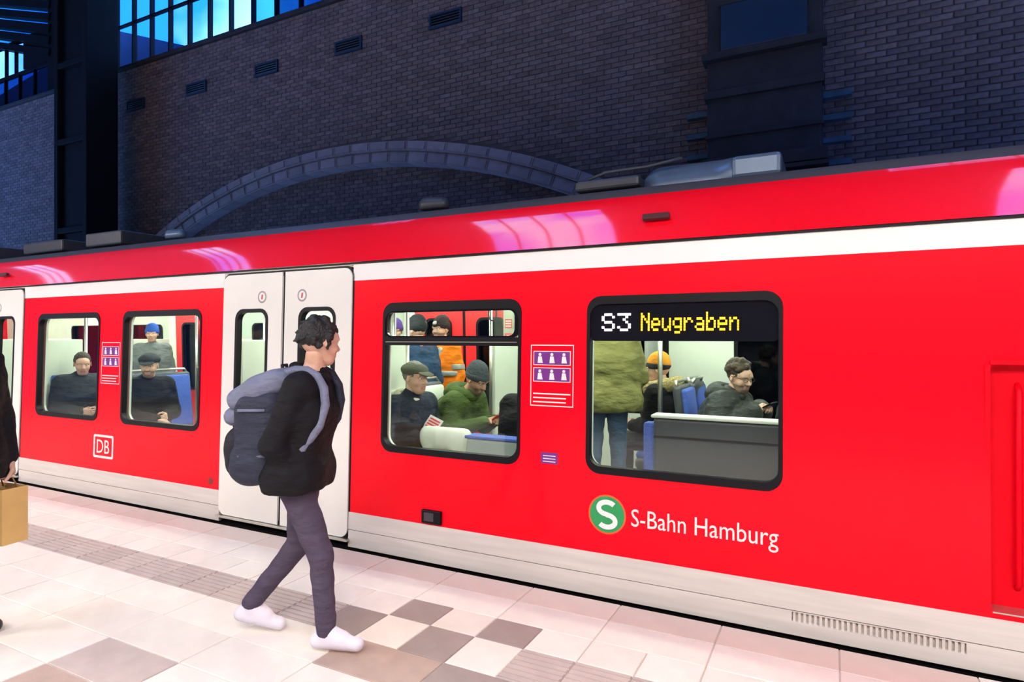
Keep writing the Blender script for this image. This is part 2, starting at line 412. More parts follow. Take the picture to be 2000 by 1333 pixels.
# cornice on the wall top and a row of louvred vents under it
tr = box('trim_1', -42, 20, WY-.08, WY+.85, ATOP, ATOP+.10, PIERM, bev=.02); tag(tr, kind='structure')
for i, cx in enumerate((-16.15, -13.75, -11.35, -8.95, -6.55, -4.15)[:5]):
    v = empty('wall_vent', (cx, WY-.01, 7.62))
    tag(v, 'dark louvred vent high in the brick wall, %s from the steel column' % ('first', 'second', 'third', 'fourth', 'fifth')[i], 'vent', 'row of louvred vents under the wall top')
    bm = bmesh.new()
    for (a, b, c, d) in ((-.36, .36, .10, .14), (-.36, .36, -.14, -.10), (-.36, -.32, -.10, .10), (.32, .36, -.10, .10)): b_box(bm, ((a+b)/2, -.02, (c+d)/2), (b-a, .05, d-c))
    fin(bm, 'vent_frame', NAVY, v)
    bm = bmesh.new(); b_box(bm, (0, -.004, 0), (.66, .01, .22)); fin(bm, 'vent_back', STEELD, v)
    for k in range(4):
        bm = bmesh.new(); b_box(bm, (0, -.015, -.075+.05*k), (.64, .05, .008), Euler((R(35), 0, 0))); fin(bm, 'louvre', NAVY, v)
# right-hand pier with blue-grey quoins, ledges and a dark navy board
pier = empty('masonry_pier', (-.88, 9.5, -1.3)); PX = -.88
tag(pier, 'wide dark masonry pier with stepped ledges standing against the brick wall', 'pier')
def pbox(name, x0, x1, y0, y1, z0, z1, m, bev=.01, par=None):
    o = box(name, x0-PX, x1-PX, y0-9.5, y1-9.5, z0+1.3, z1+1.3, m, pier, bev); return o
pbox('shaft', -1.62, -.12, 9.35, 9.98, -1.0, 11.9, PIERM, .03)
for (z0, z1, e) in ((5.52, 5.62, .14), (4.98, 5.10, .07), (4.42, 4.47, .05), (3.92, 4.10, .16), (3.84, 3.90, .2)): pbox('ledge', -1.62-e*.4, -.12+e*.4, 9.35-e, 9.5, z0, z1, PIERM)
pbox('navy_board', -1.42, -.30, 9.26, 9.36, 5.64, 6.28, NAVY, .01)
pbox('board_frame', -1.46, -.26, 9.28, 9.37, 6.29, 6.35, PIERM, .01)
for z in (3.98, 4.30, 4.62, 4.94):
    pbox('quoin', -.13, .24, 9.86, 9.99, z, z+.085, QUOIN); pbox('quoin', -2.02, -1.61, 9.86, 9.99, z, z+.085, QUOIN)
# left-hand steel column
colm = empty('steel_column', (-16.6, 9.0, -1.0)); tag(colm, 'tall dark riveted steel column in front of the brick wall', 'column')
bm = bmesh.new(); b_box(bm, (0, 0, 7.0), (1.1, .5, 14)); fin(bm, 'web', STEELD, colm)
for sx in (-.62, .62):
    bm = bmesh.new(); b_box(bm, (sx, 0, 7.0), (.16, .75, 14), None, .01); fin(bm, 'flange', STEELD, colm)
bm = bmesh.new(); b_box(bm, (0, 0, .3), (1.8, 1.1, .6), None, .05); fin(bm, 'base', STEELD, colm)
for z in (5.2, 7.4, 9.3):
    bm = bmesh.new(); b_box(bm, (0, -.04, z), (1.2, .66, .14), None, .01); fin(bm, 'batten_plate', STEELD, colm)
# glazed clerestory above the wall
GZ0, GZ1, GY = ATOP+.1, 12.6, 10.5
gl = empty('window_1', (-16, GY, GZ0)); tag(gl, kind='structure')
def gbox(name, x0, x1, y0, y1, z0, z1, m): return box(name, x0+16, x1+16, y0-GY, y1-GY, z0-GZ0, z1-GZ0, m, gl)
px = -19.4; i = 0
while px < -8.6:
    w = .78
    m = SKYC if px+w/2 < -12.25 else (SKYM if px+w/2 < -11.5 else SKYT)
    for (za, zb) in ((GZ0+.02, 10.2), (10.24, GZ1)): gbox('pane', px+.02, px+w-.02, GY-.01, GY+.01, za, zb, m)
    gbox('mullion', px-.025, px+.025, GY-.06, GY+.06, GZ0, GZ1, STEELD)
    px += w; i += 1
gbox('transom', -19.4, px, GY-.05, GY+.05, 10.2, 10.24, STEELD)
# left bay: lower dim panes, an open bright light and slanting louvre blades with slits of sky between them
for k in range(5): gbox('pane', -25.6+.88*k, -24.76+.88*k, GY-.01, GY+.01, GZ0+.02, 9.9, SKYT); gbox('mullion', -25.64+.88*k, -25.6+.88*k, GY-.05, GY+.05, GZ0, 9.9, STEELD)
for k in range(5): gbox('pane', -25.6+.6*k, -25.06+.6*k, GY-.01, GY+.01, 9.98, 10.95, SKYC); gbox('mullion', -25.64+.6*k, -25.6+.6*k, GY-.05, GY+.05, 9.98, 10.95, STEELD)
gbox('mullion', -21.2, -19.4, GY-.1, GY+.1, GZ0, GZ1, STEELD); gbox('transom', -25.6, -21.2, GY-.06, GY+.06, 9.9, 9.98, STEELD)
gbox('mullion', -22.6, -21.2, GY-.1, GY+.1, 9.98, 11.0, STEELD); gbox('transom', -25.6, -21.2, GY-.06, GY+.06, 10.95, 11.03, STEELD)
for k in range(7):
    bm = bmesh.new(); b_box(bm, (-23.4+16, 0, 10.85+.36*k-GZ0), (4.9, .30, .20+.03*(k % 3)), Euler((0, R(16), 0))); fin(bm, 'louvre', STEELD, gl)
for k in range(5): gbox('pane', -25.6+.88*k, -24.76+.88*k, GY-.01, GY+.01, 11.03, GZ1, SKYM)
# solid parts of the hall above the wall
tag(box('wall_upper_right', -8.55, 20, 10.4, 10.8, ATOP+.1, 13.2, HALL), kind='structure')
tag(box('wall_upper_left', -42, -25.6, 10.4, 10.8, ATOP+.1, 13.2, HALL), kind='structure')
# neighbouring zinc roof seen through the glazing
bm = bmesh.new()
zp = [(-34, 8.0), (-34, 10.2), (-26, 11.3), (-23, 12.3), (-21.5, 11.88), (-16.6, 10.13), (-14.2, 9.27), (-14.2, 8.0)]; zn = len(zp)
fr = [bm.verts.new((x, 12.4, z)) for x, z in zp]; bk = [bm.verts.new((x, 16.4, z)) for x, z in zp]
bm.faces.new(fr); bm.faces.new(bk[::-1])
for q in range(zn): bm.faces.new((fr[q], bk[q], bk[(q+1) % zn], fr[(q+1) % zn]))
zr = fin(bm, 'zinc_roof', SLATEB); tag(zr, 'blue zinc gable roof outside the glazing above the brick wall', 'roof')
# hall ceiling with skylights, side and rear walls
HZ = 13.0; BSK = [(-12.0, -10.5), (1.0, 5.0)]; BSY = (4.0, 8.0)  # BSK: unseen skylights added to throw blue light on the brick wall
skx = [(-33.5, -30.5), (-21.2, -19.0), (-8.9, -5.1), (3.0, 6.0)]; sky_y = (-4.2, 0.6)
bm = bmesh.new()
xs = [-42]+[v for p in skx for v in p]+[20]
b_box(bm, (-11, (-14+sky_y[0])/2, HZ+.15), (62, 14+sky_y[0], .3)); b_box(bm, (-11, (sky_y[1]+BSY[0])/2, HZ+.15), (62, BSY[0]-sky_y[1], .3)); b_box(bm, (-11, (BSY[1]+10.8)/2, HZ+.15), (62, 10.8-BSY[1], .3))
xb = [-42]+[v for p in BSK for v in p]+[20]
for i in range(0, len(xb), 2): b_box(bm, ((xb[i]+xb[i+1])/2, sum(BSY)/2, HZ+.15), (xb[i+1]-xb[i], BSY[1]-BSY[0], .3))
for i in range(0, len(xs), 2): b_box(bm, ((xs[i]+xs[i+1])/2, sum(sky_y)/2, HZ+.15), (xs[i+1]-xs[i], sky_y[1]-sky_y[0], .3))
tag(fin(bm, 'ceiling', HALL), kind='structure')
for n_, (a, b, sy_) in enumerate([(a, b, sky_y) for a, b in skx]+[(a, b, BSY) for a, b in BSK]):
    w_ = empty('window_%d' % (n_+2), ((a+b)/2, sum(sy_)/2, HZ)); tag(w_, kind='structure')
    nseg = 4; ww = (b-a)/nseg
    for k in range(nseg):
        bm = bmesh.new(); b_box(bm, (a-(a+b)/2+ww*(k+.5), 0, .05), (ww-.05, sy_[1]-sy_[0], .02)); fin(bm, 'pane', SKYL if n_ < 4 else SKYB, w_)
        if k: 
            bm = bmesh.new(); b_box(bm, (a-(a+b)/2+ww*k, 0, .05), (.05, sy_[1]-sy_[0], .08)); fin(bm, 'glazing_bar', STEELD, w_)
tag(box('wall_left', -42.4, -42, -14, 10.8, -1.3, 13.2, HALL), kind='structure')
tag(box('wall_right', 20, 20.4, -14, 10.8, -1.3, 13.2, HALL), kind='structure')
tag(box('wall_front', -42, 20, -14.4, -14, -1.3, 13.2, HALL), kind='structure')
# platform luminaires
def luminaire(x, y, z=4.3, i=0):
    o = empty('platform_lamp', (x, y, z)); tag(o, 'long white tube lamp hanging over the platform', 'lamp', 'tube lamps over the platform')
    bm = bmesh.new(); b_box(bm, (0, 0, .05), (1.5, .18, .07), None, .01); fin(bm, 'housing', LAMPB, o)
    bm = bmesh.new(); b_tube(bm, [(-.72, 0, 0), (.72, 0, 0)], .035, 10); fin(bm, 'tube', LAMPM, o, True)
    for sx in (-.5, .5):
        bm = bmesh.new(); b_tube(bm, [(sx, 0, .08), (sx, 0, HZ-z)], .008, 6); fin(bm, 'hanger', LAMPB, o)
    ld = bpy.data.lights.new('tube_light', 'AREA'); ld.shape = 'RECTANGLE'; ld.size = 1.4; ld.size_y = .14; ld.energy = LAMP_W; ld.color = (1, .91, .83)
    lo = bpy.data.objects.new('tube_light', ld); lo.location = (0, 0, -.045); link(lo, o)
for xv in (-14.5, -12.0, -9.6, -7.4, -.7, 1.7, 4.1): luminaire(xv, -.6, 4.15)
for k in range(8): luminaire(-14.3+2.6*k, -2.4)

# ================================================================== TRAIN
T = empty('commuter_train', (-4, D+1.5, -1.0)); tag(T, 'red commuter train with white stripe, cream doors and black-framed windows', 'train')
T_IN = Matrix.Translation((4, -D-1.5, 1.0))
T0, T1 = -14.5, 3.2
ZSK, ZR0, ZR1, ZS1 = -.008, .25, 1.98, 2.105
WZ0, WZ1 = .725, 1.805
DOORS = [(-4.645, -3.215), (-9.30, -7.875)]; DZ0, DZ1 = .055, 2.08
WIN = {'A': (-2.925, -1.795), 'B': (-1.345, -.235), 'C': (-6.075, -4.93), 'D': (-7.58, -6.45), 'E': (-10.73, -9.6), 'F': (-12.25, -11.1)}
NICHE = (.655, .98, .275, 1.425)
spans = [(-14.5, -9.30), (-7.875, -4.645), (-3.215, 3.2)]
def sub(name, lst): return lst
for (a, b) in spans:
    holes = [rr(x0, x1, WZ0, WZ1, .09) for x0, x1 in WIN.values() if a < x0 < b]
    if b > 3: holes.append(rr(*NICHE, .03))
    plate('side_panel', [(a, ZR0), (b, ZR0), (b, ZR1), (a, ZR1)], holes, 0, .05, RED, T)
    plate('white_stripe', [(a, ZR1), (b, ZR1), (b, ZS1), (a, ZS1)], [], .001, .05, WHITE, T)
    plate('skirt_upper', [(a, .122), (b, .122), (b, ZR0), (a, ZR0)], [], .004, .05, SKIRT, T)
    hs = [[(-.19, .062), (.56, .062), (.56, .112), (-.19, .112)]] if b > 3 else []
    plate('skirt_lower', [(a, ZSK), (b, ZSK), (b, .117), (a, .117)], hs, .002, .05, SKIRT, T)
box('underframe', T0, T1, D+.04, FAR-.05, -.75, .0, BLACK, T).matrix_parent_inverse = T_IN
box('skirt_seam', T0, T1, D+.03, D+.06, .04, .26, BLACK, T)
# header above doors, gutter line, cantrail, roof
plate('white_stripe', [(-14.5, DZ1+.018), (3.2, DZ1+.018), (3.2, ZS1), (-14.5, ZS1)], [], .0, .05, WHITE, T)
sweep_x('gutter', [(wy(ZS1)+.02, ZS1), (wy(ZS1)-.012, ZS1+.001), (wy(ZS1)-.012, ZS1+.012), (wy(ZS1)+.02, ZS1+.018)], T0, T1, BLACK, T)
CT = [(3.640, 2.122), (3.668, 2.18), (3.699, 2.245), (3.731, 2.31), (3.765, 2.37), (3.797, 2.42), (3.815, 2.437)]
sweep_x('cantrail', CT, T0, T1, REDC, T, True, 8)
CR = [(3.815, 2.437), (3.90, 2.49), (4.02, 2.535), (4.25, 2.59), (4.6, 2.65), (5.05, 2.68)]
sweep_x('roof', CR+[(10.1-y_, z_) for y_, z_ in CR[::-1][1:]], T0, T1, ROOF, T, True, 4)
sweep_x('cantrail', [(10.1-y_, z_) for y_, z_ in CT], T0, T1, RED, T, True, 2)
for x in (-.93, -8.4):
    bm = bmesh.new(); b_box(bm, (x, 3.676, 2.268), (.16, .03, .035), Euler((R(-18), 0, 0)), .004); fin(bm, 'drain_slot', mat('slot_dark', (.05, .004, .006), .6), T)
# windows
def frame_window(a, b, kind):
    w = empty('window', ((a+b)/2, D, WZ0), 0, T); ox, oz = (a+b)/2, WZ0
    tp = {'A': .062, 'B': .05, 'C': .055}[kind]
    inner = rr(a+.022, b-.022, WZ0+.045, WZ1-tp, .075)
    items = [plate('window_frame', rr(a+.001, b-.001, WZ0+.001, WZ1-.001, .089), [inner], .006, .05, BLACK, w)]
    items.append(plate('pane', rr(a+.018, b-.018, WZ0+.04, WZ1-tp+.004, .075), [], -.018, .006, PANE, w))
    if kind == 'A':
        items.append(plate('vent_divider', [(a+.02, 1.495), (b-.02, 1.495), (b-.02, 1.552), (a+.02, 1.552)], [], .004, .03, BLACK, w))
        items.append(plate('vent_rail', [(a+.03, 1.517), (b-.03, 1.517), (b-.03, 1.523), (a+.03, 1.523)], [], .008, .006, STEEL, w))
        items.append(plate('vent_frame', rr(a+.022, b-.022, 1.55, WZ1-tp, .05), [rr(a+.036, b-.05, 1.562, WZ1-tp-.012, .045)], .002, .02, SATIN, w))
    if kind == 'B':
        items.append(plate('display_mask', rr(a+.02, b-.02, 1.53, WZ1-.03, .03), [], -.012, .004, SATIN, w))
    for it in items: it.matrix_parent_inverse = Matrix.Translation((-ox, -D, -oz))
    return w
for key, (a, b) in WIN.items(): frame_window(a, b, key if key in 'AB' else 'C')
# LED destination display
FONT = {'S': '01110 10001 10000 01110 00001 10001 01110', '3': '11111 00010 00100 00010 00001 10001 01110',
 'N': '10001 11001 10101 10011 10001 10001 10001', 'e': '00000 00000 01110 10001 11111 10000 01110', 'u': '00000 00000 10001 10001 10001 10011 01101',
 'g': '00000 01111 10001 10001 01111 00001 01110', 'r': '00000 00000 10110 11001 10000 10000 10000', 'a': '00000 00000 01110 00001 01111 10001 01111',
 'b': '10000 10000 10110 11001 10001 10001 11110', 'n': '00000 00000 10110 11001 10001 10001 10001'}
def led(name, s, x0, px_, z1, pz, m, drop=()):
    bm = bmesh.new(); cx = 0
    for ch in s:
        for r_, line in enumerate(FONT[ch].split()):
            for c_, v in enumerate(line):
                if v == '1':
                    x, z = x0+(cx+c_)*px_, z1-(r_+(1 if ch == 'g' else 0))*pz
                    b_box(bm, (x, wy(z)+.008, z), (px_*.86, .006, pz*.84))
        cx += 6
    return fin(bm, name, m, T)
for i_, ch_ in enumerate('S3'): led('display_digit', ch_, -1.245+i_*6*.0165, .0165, 1.690, .0155, LEDW)
for i_, ch_ in enumerate('Neugraben'): led('display_letter', ch_, -1.005+i_*6*.0104, .0104, 1.690, .0155, LEDY)
# doors
def door_pair(a, b, full=True):
    mid = (a+b)/2
    # black seal outline behind the leaves
    plate('door_seal', rr(a-.012, b+.012, DZ0-.01, DZ1+.014, .08), [rr(a+.03, b-.03, DZ0+.03, DZ1-.03, .06)], .001, .04, BLACK, T)
    for s_, (x0, x1) in enumerate(((a+.004, mid-.016), (mid+.016, b-.004))):
        leaf = empty('door_leaf', ((x0+x1)/2, D, DZ0), 0, T); inv = Matrix.Translation((-(x0+x1)/2, -D, -DZ0))
        c = (x0+x1)/2; wx0, wx1, wz0, wz1 = c-.195, c+.195, .74, 1.79
        # rounded only at the outer corners
        o_ = rr(x0, x1, DZ0, DZ1, .07)
        if s_ == 0: o_ = [(x1, DZ1) if (i < 7) else ((x1, DZ0) if i >= 21 else p) for i, p in enumerate(o_)]
        else: o_ = [(x0, DZ1) if (7 <= i < 14) else ((x0, DZ0) if 14 <= i < 21 else p) for i, p in enumerate(o_)]
        oo = []
        for p in o_:
            if not oo or (abs(p[0]-oo[-1][0])+abs(p[1]-oo[-1][1])) > 1e-5: oo.append(p)
        parts = [plate('door_panel', oo, [rr(wx0, wx1, wz0, wz1, .09)], .012, .05, DOORW, leaf),
                 plate('door_window_frame', rr(wx0, wx1, wz0, wz1, .09), [rr(wx0+.028, wx1-.028, wz0+.03, wz1-.03, .07)], .015, .05, BLACK, leaf),
                 plate('door_pane', rr(wx0+.02, wx1-.02, wz0+.02, wz1-.02, .07), [], -.01, .006, PANE, leaf)]
        cc = c+(-.03 if s_ else .03)*0+(.12 if s_ == 0 else -.16); zc = 1.885
        circ = [(cc+.05*math.cos(t*math.pi/12), zc+.05*math.sin(t*math.pi/12)) for t in range(24)]
        ring = [(cc+.036*math.cos(t*math.pi/12), zc+.036*math.sin(t*math.pi/12)) for t in range(24)]
        parts.append(plate('sticker', circ, [ring], .0135, .001, mat('sticker_grey', (.32, .27, .27), .5), leaf))
        parts.append(plate('sticker', ring, [], .0135, .001, WHITE, leaf))
        parts.append(plate('sticker_mark', [(cc-.012, zc-.02), (cc+.008, zc-.02), (cc+.014, zc+.02), (cc-.006, zc+.02)], [], .0145, .001, mat('sticker_red', (.5, .12, .12), .5), leaf))
        for p in parts: p.matrix_parent_inverse = inv
    plate('door_gap_seal', [(mid-.02, DZ0+.01), (mid+.02, DZ0+.01), (mid+.02, DZ1-.01), (mid-.02, DZ1-.01)], [], -.004, .03, BLACK, T)
    box('door_sill', a-.01, b+.01, D-.03, D+.05, DZ0-.022, DZ0-.004, STEEL, T)
for d_ in DOORS: door_pair(*d_)
# markings on the side
def deco(name, outer, holes, m, off=.0015, th=.001): return plate(name, outer, holes, off, th, m, T)
def circle(cx, cz, r, n=32, sx=1): return [(cx+r*sx*math.cos(t*2*math.pi/n), cz+r*math.sin(t*2*math.pi/n)) for t in range(n)]
GREEN = mat('emblem_green', (.02, .30, .09), .4); PRINT = mat('print_white', (.80, .72, .70), .4); VIOL = mat('sticker_violet', (.16, .02, .22), .4)
deco('emblem_rim', circle(-1.205, .487, .118), [circle(-1.205, .487, .108)], mat('emblem_rim_red', (.75, .10, .02), .4))
deco('emblem_disc', circle(-1.205, .487, .108), [], GREEN)
sp = []
for t in range(0, 25): a = R(35+t*(235)/24); sp.append((-1.205+.052*math.cos(a), .487+.038+.036*math.sin(a)))
for t in range(0, 25): a = R(90-t*(235)/24); sp.append((-1.205+.052*math.cos(a), .487-.038+.036*math.sin(a)))
bm = bmesh.new(); prev = None
for i, (x, z) in enumerate(sp):
    x2, z2 = sp[min(i+1, len(sp)-1)]; x1_, z1_ = sp[max(i-1, 0)]; t = Vector((x2-x1_, z2-z1_)).normalized(); nrm = Vector((-t.y, t.x))*.015
    q = [bm.verts.new((px_, wy(pz_)-.004, pz_)) for px_, pz_ in ((x+nrm.x, z+nrm.y), (x-nrm.x, z-nrm.y))]
    if prev: bm.faces.new((prev[0], prev[1], q[1], q[0]))
    prev = q
fin(bm, 'emblem_letter', WHITE, T, recalc=False)
text_obj('operator_lettering', 'S-Bahn Hamburg', -1.055, .405, .80, .135, .003, PRINT, T)
text_obj('logo_letters', 'DB', -6.44, .42, .205, .13, .003, PRINT, T)
deco('logo_border', rr(-6.50, -6.175, .372, .598, .02), [rr(-6.478, -6.197, .394, .576, .01)], PRINT)
def pict_panel(x0, x1, z0, z1):
    w = x1-x0; hgt = z1-z0
    deco('notice_border', [(x0, z0), (x1, z0), (x1, z1), (x0, z1)], [[(x0+.005, z0+.006), (x1-.005, z0+.006), (x1-.005, z1-.006), (x0+.005, z1-.006)]], PRINT)
    for k in range(2):
        za = z1-.035-.105*(k+1)+.01; zb = za+.09
        deco('notice_plate', [(x0+.02, za), (x1-.02, za), (x1-.02, zb), (x0+.02, zb)], [], VIOL, .0015)
        deco('notice_plate_border', [(x0+.02, za), (x1-.02, za), (x1-.02, zb), (x0+.02, zb)], [[(x0+.024, za+.004), (x1-.024, za+.004), (x1-.024, zb-.004), (x0+.024, zb-.004)]], PRINT, .003)
        for q in range(3):
            cx = x0+.065+q*(w-.13)/2
            deco('pictogram', circle(cx, zb-.022, .010, 12), [], PRINT, .003)
            deco('pictogram', [(cx-.016, za+.014), (cx+.020, za+.014), (cx+.012, zb-.034), (cx-.012, zb-.034)], [], PRINT, .003)
    for q in range(3): deco('notice_line', [(x0+.02, z0+.075-.026*q), (x1-.02-.03*(q > 0), z0+.075-.026*q), (x1-.02-.03*(q > 0), z0+.083-.026*q), (x0+.02, z0+.083-.026*q)], [], PRINT, .0018)
pict_panel(-1.725, -1.43, 1.115, 1.505); pict_panel(-6.41, -6.11, 1.10, 1.505)
deco('violet_sticker', [(-1.645, .755), (-1.53, .755), (-1.53, .825), (-1.645, .825)], [], VIOL)
for q in range(3): deco('sticker_line', [(-1.63, .766+.018*q), (-1.545, .766+.018*q), (-1.545, .771+.018*q), (-1.63, .771+.018*q)], [], PRINT, .003)
box('step_lamp', -2.545, -2.385, D-.012, D+.03, .262, .355, BLACK, T, .006)
box('step_lamp_lens', -2.52, -2.44, D-.016, D, .28, .34, mat('smoked_lens', (.06, .05, .06), .15), T, .003)
deco('lock_disc', circle(-4.76, .315, .032, 16), [], mat('lock_dark', (.22, .02, .02), .5))
# skirt grille
for k in range(30): box('grille_slat', -.185+k*.025, -.172+k*.025, D+.006, D+.022, .058, .116, SKIRT, T)
box('grille_back', -.2, .57, D+.024, D+.029, .055, .12, mat('grille_backing', (.60, .55, .51), .7), T)  # pale backing, nearly the same colour as the skirt
# grab niche beside the cab door
box('niche_back', NICHE[0]-.02, NICHE[1]+.02, D+.10, D+.13, NICHE[2]-.02, NICHE[3]+.02, REDD, T)
for (x0, x1, z0, z1) in ((NICHE[0]-.02, NICHE[0], NICHE[2], NICHE[3]), (NICHE[1], NICHE[1]+.02, NICHE[2], NICHE[3]), (NICHE[0], NICHE[1], NICHE[2]-.02, NICHE[2]), (NICHE[0], NICHE[1], NICHE[3], NICHE[3]+.02)):
    box('niche_side', x0, x1, D+.03, D+.12, z0, z1, REDD, T)
tube('grab_rail', [(.77, D+.12, .36), (.77, D+.07, .40), (.77, D+.07, 1.30), (.77, D+.12, 1.34)], .014, REDD, T)
box('niche_sill', NICHE[0]+.004, NICHE[1]-.004, D+.0, D+.10, NICHE[2]+.001, NICHE[2]+.008, STEEL, T)
# roof equipment
def roofz(y): 
    for (ya, za), (yb, zb) in zip(CR, CR[1:]):
        if ya <= y <= yb: return za+(zb-za)*(y-ya)/(yb-ya)
    return 2.71
V, Q = sdf([('c', (-1.12, 4.7, 2.66), (-.62, 4.7, 2.66), .17, .17), ('c', (-1.12, 5.0, 2.66), (-.62, 5.0, 2.66), .17, .17), ('c', (-.62, 4.62, 2.72), (-.5, 4.62, 2.72), .08, .08)], .02, .06)
np_mesh('air_conditioner', V, Q, EQUIP, T)
box('fan_housing', -.62, -.30, 4.5, 5.1, 2.64, 2.80, EQUIP, T, .03)
box('equipment_tray', -1.75, -1.25, 4.45, 5.2, 2.66, 2.74, EQDARK, T, .02)
tube('roof_cable', [(-1.75, 4.5, 2.73), (-1.5, 4.45, 2.78), (-1.2, 4.5, 2.80), (-.95, 4.5, 2.83)], .012, EQDARK, T)
for x in (-3.06, -6.54):
    V, Q = sdf([('c', (x-.08, 4.5, 2.70), (x+.08, 4.5, 2.70), .075, .06), ('cut', (0, 0, -1), -2.66)], .012, .02); np_mesh('antenna_dome', V, Q, EQDARK if x > -4 else EQUIP, T)
for x, w, hh in ((-7.6, .7, .09), (-8.9, .9, .07), (-10.6, .8, .1), (-12.3, 1.0, .1)): box('roof_box', x-w/2, x+w/2, 4.3, 5.3, 2.63, 2.70+hh, EQDARK, T, .02)
# ---- interior
FWIN = dict(WIN); FWIN['A'] = (-2.60, -1.47); FWIN['B'] = (-.87, .24)
IZ = .06
box('interior_floor', T0, T1, D+.06, FAR-.06, 0.0, IZ, IFLOOR, T)
box('interior_ceiling', T0, T1, D+.14, FAR-.14, 2.16, 2.2, CREAM, T)
box('end_bulkhead', T1-.05, T1, D+.05, FAR-.05, -.7, 2.5, RED, T); box('end_bulkhead', T0, T0+.05, D+.05, FAR-.05, -.7, 2.5, RED, T)
box('cab_bulkhead', .55, .60, D+.16, FAR-.1, IZ, 2.16, IGREY, T)
for yv in (4.35, 5.75):
    x = T0+.3
    while x < .4:
        box('ceiling_light', x, min(x+1.5, .45), yv-.07, yv+.07, 2.145, 2.16, ILAMP, T); x += 1.6
for (a, b) in spans:   # inner lining around the windows, near side
    holes = [rr(x0+.015, x1-.015, WZ0+.03, WZ1-.04, .08) for x0, x1 in WIN.values() if a < x0 < b]
    bb = min(b, .55)
    plate('side_lining', [(a, IZ), (bb, IZ), (bb, 2.14), (a, 2.14)], holes, -.07, .02, CREAM, T)
for (a, b) in spans+[]:
    fw = [rr(x0, x1, WZ0, WZ1, .09) for x0, x1 in FWIN.values() if a < x0 < b]
    plate('far_side_panel', [(a, -.1), (b, -.1), (b, 2.16), (a, 2.16)], fw, 0, .05, RED, T, 1)
    plate('far_side_lining', [(a, IZ), (min(b, .55), IZ), (min(b, .55), 2.14), (a, 2.14)], [rr(x0+.015, x1-.015, WZ0+.03, WZ1-.04, .08) for x0, x1 in FWIN.values() if a < x0 < b], -.07, .02, CREAM, T, 1)
for x0, x1 in FWIN.values():
    plate('far_window_frame', rr(x0, x1, WZ0, WZ1, .09), [rr(x0+.05, x1-.05, WZ0+.05, WZ1-.05, .07)], -.055, .03, BLACK, T, 1)
    plate('far_pane', rr(x0+.02, x1-.02, WZ0+.02, WZ1-.02, .08), [], -.03, .006, PANED, T, 1)
for (a, b) in DOORS:
    mid = (a+b)/2
    plate('far_door_header', [(a, DZ1-.03), (b, DZ1-.03), (b, 2.2), (a, 2.2)], [], -.06, .04, CREAM, T, 1)
    for (x0, x1) in ((a, mid-.02), (mid+.02, b)):
        c = (x0+x1)/2
        plate('far_door_leaf', [(x0, IZ), (x1, IZ), (x1, DZ1), (x0, DZ1)], [rr(c-.195, c+.195, .74, 1.79, .09)], -.05, .03, IREDOOR, T, 1)
        plate('far_door_window_frame', rr(c-.195, c+.195, .74, 1.79, .09), [rr(c-.165, c+.165, .77, 1.76, .07)], -.055, .04, BLACK, T, 1)
        plate('far_door_pane', rr(c-.18, c+.18, .75, 1.78, .08), [], -.03, .006, PANED, T, 1)
    plate('far_door_gap_seal', [(mid-.02, IZ), (mid+.02, IZ), (mid+.02, DZ1), (mid-.02, DZ1)], [], -.045, .03, BLACK, T, 1)
    # draught screens and posts beside each doorway
    for (xs_, sgn) in ((b+.05, 1), (a-.05, -1)):
        for (ya, yb) in ((D+.17, D+.62), (FAR-.78, FAR-.22)):
            bm = bmesh.new(); b_box(bm, (xs_, (ya+yb)/2, .80), (.035, yb-ya, 1.46), None, .01); fin(bm, 'draught_screen', CREAM, T)
            bm = bmesh.new(); b_box(bm, (xs_, (ya+yb)/2, 1.84), (.012, yb-ya, .6)); fin(bm, 'draught_glass', PANE, T)
        tube('grab_pole', [(xs_, D+.66, IZ), (xs_, D+.66, 2.16)], .019, STEEL, T); tube('grab_pole', [(xs_, FAR-.84, IZ), (xs_, FAR-.84, 2.16)], .019, STEEL, T)
    # curved handles on the inner side of the door posts
    for x in (a+.02, b-.02): tube('door_handle', [(x, D+.12, .75), (x, D+.20, .82), (x, D+.20, 1.52), (x+.0, D+.12, 1.58)], .018, STEEL, T)
    tube('grab_pole', [(mid, 5.05, IZ), (mid, 5.05, 2.16)], .019, STEEL, T)
# intercom post panel by the far door, with notices
box('post_panel', -3.33, -3.19, FAR-.26, FAR-.22, IZ, 2.1, mat('post_beige', (.42, .43, .36), .4), T, .008)
STK = mat('sticker_bright_red', (.75, .05, .05), .5)
for (z0, z1, m) in ((1.66, 1.76, STK), (1.46, 1.60, STK), (1.18, 1.28, IDARK), (.82, 1.14, mat('intercom_grey', (.5, .5, .44), .4))): box('notice', -3.305, -3.215, FAR-.266, FAR-.26, z0, z1, m, T)
box('notice_mark', -3.28, -3.245, FAR-.269, FAR-.266, 1.52, 1.58, WHITE, T); box('notice_line', -3.295, -3.225, FAR-.269, FAR-.266, 1.475, 1.49, WHITE, T)
for k in range(3): box('notice_line', -3.295, -3.225, FAR-.269, FAR-.266, 1.675+.028*k, 1.688+.028*k, WHITE, T)
for k in range(4): box('intercom_slot', -3.285, -3.235, FAR-.269, FAR-.266, 1.02+.02*k, 1.03+.02*k, IDARK, T)
box('intercom_button', -3.28, -3.24, FAR-.272, FAR-.266, .88, .92, WHITE, T, .004)
def strap(x, y, z):
    pts = [(x+.045*math.cos(t*math.pi/8), y, z+.07*math.sin(t*math.pi/8)) for t in range(16)]
    tube('strap_loop', pts, .009, IDARK, T, 8, True); tube('strap', [(x, y, z+.07), (x, y, 2.16)], .006, IDARK, T, 6)
strap(-2.62, 5.35, 1.77); strap(-3.02, 5.45, 1.79); strap(-.6, 5.0, 1.79)
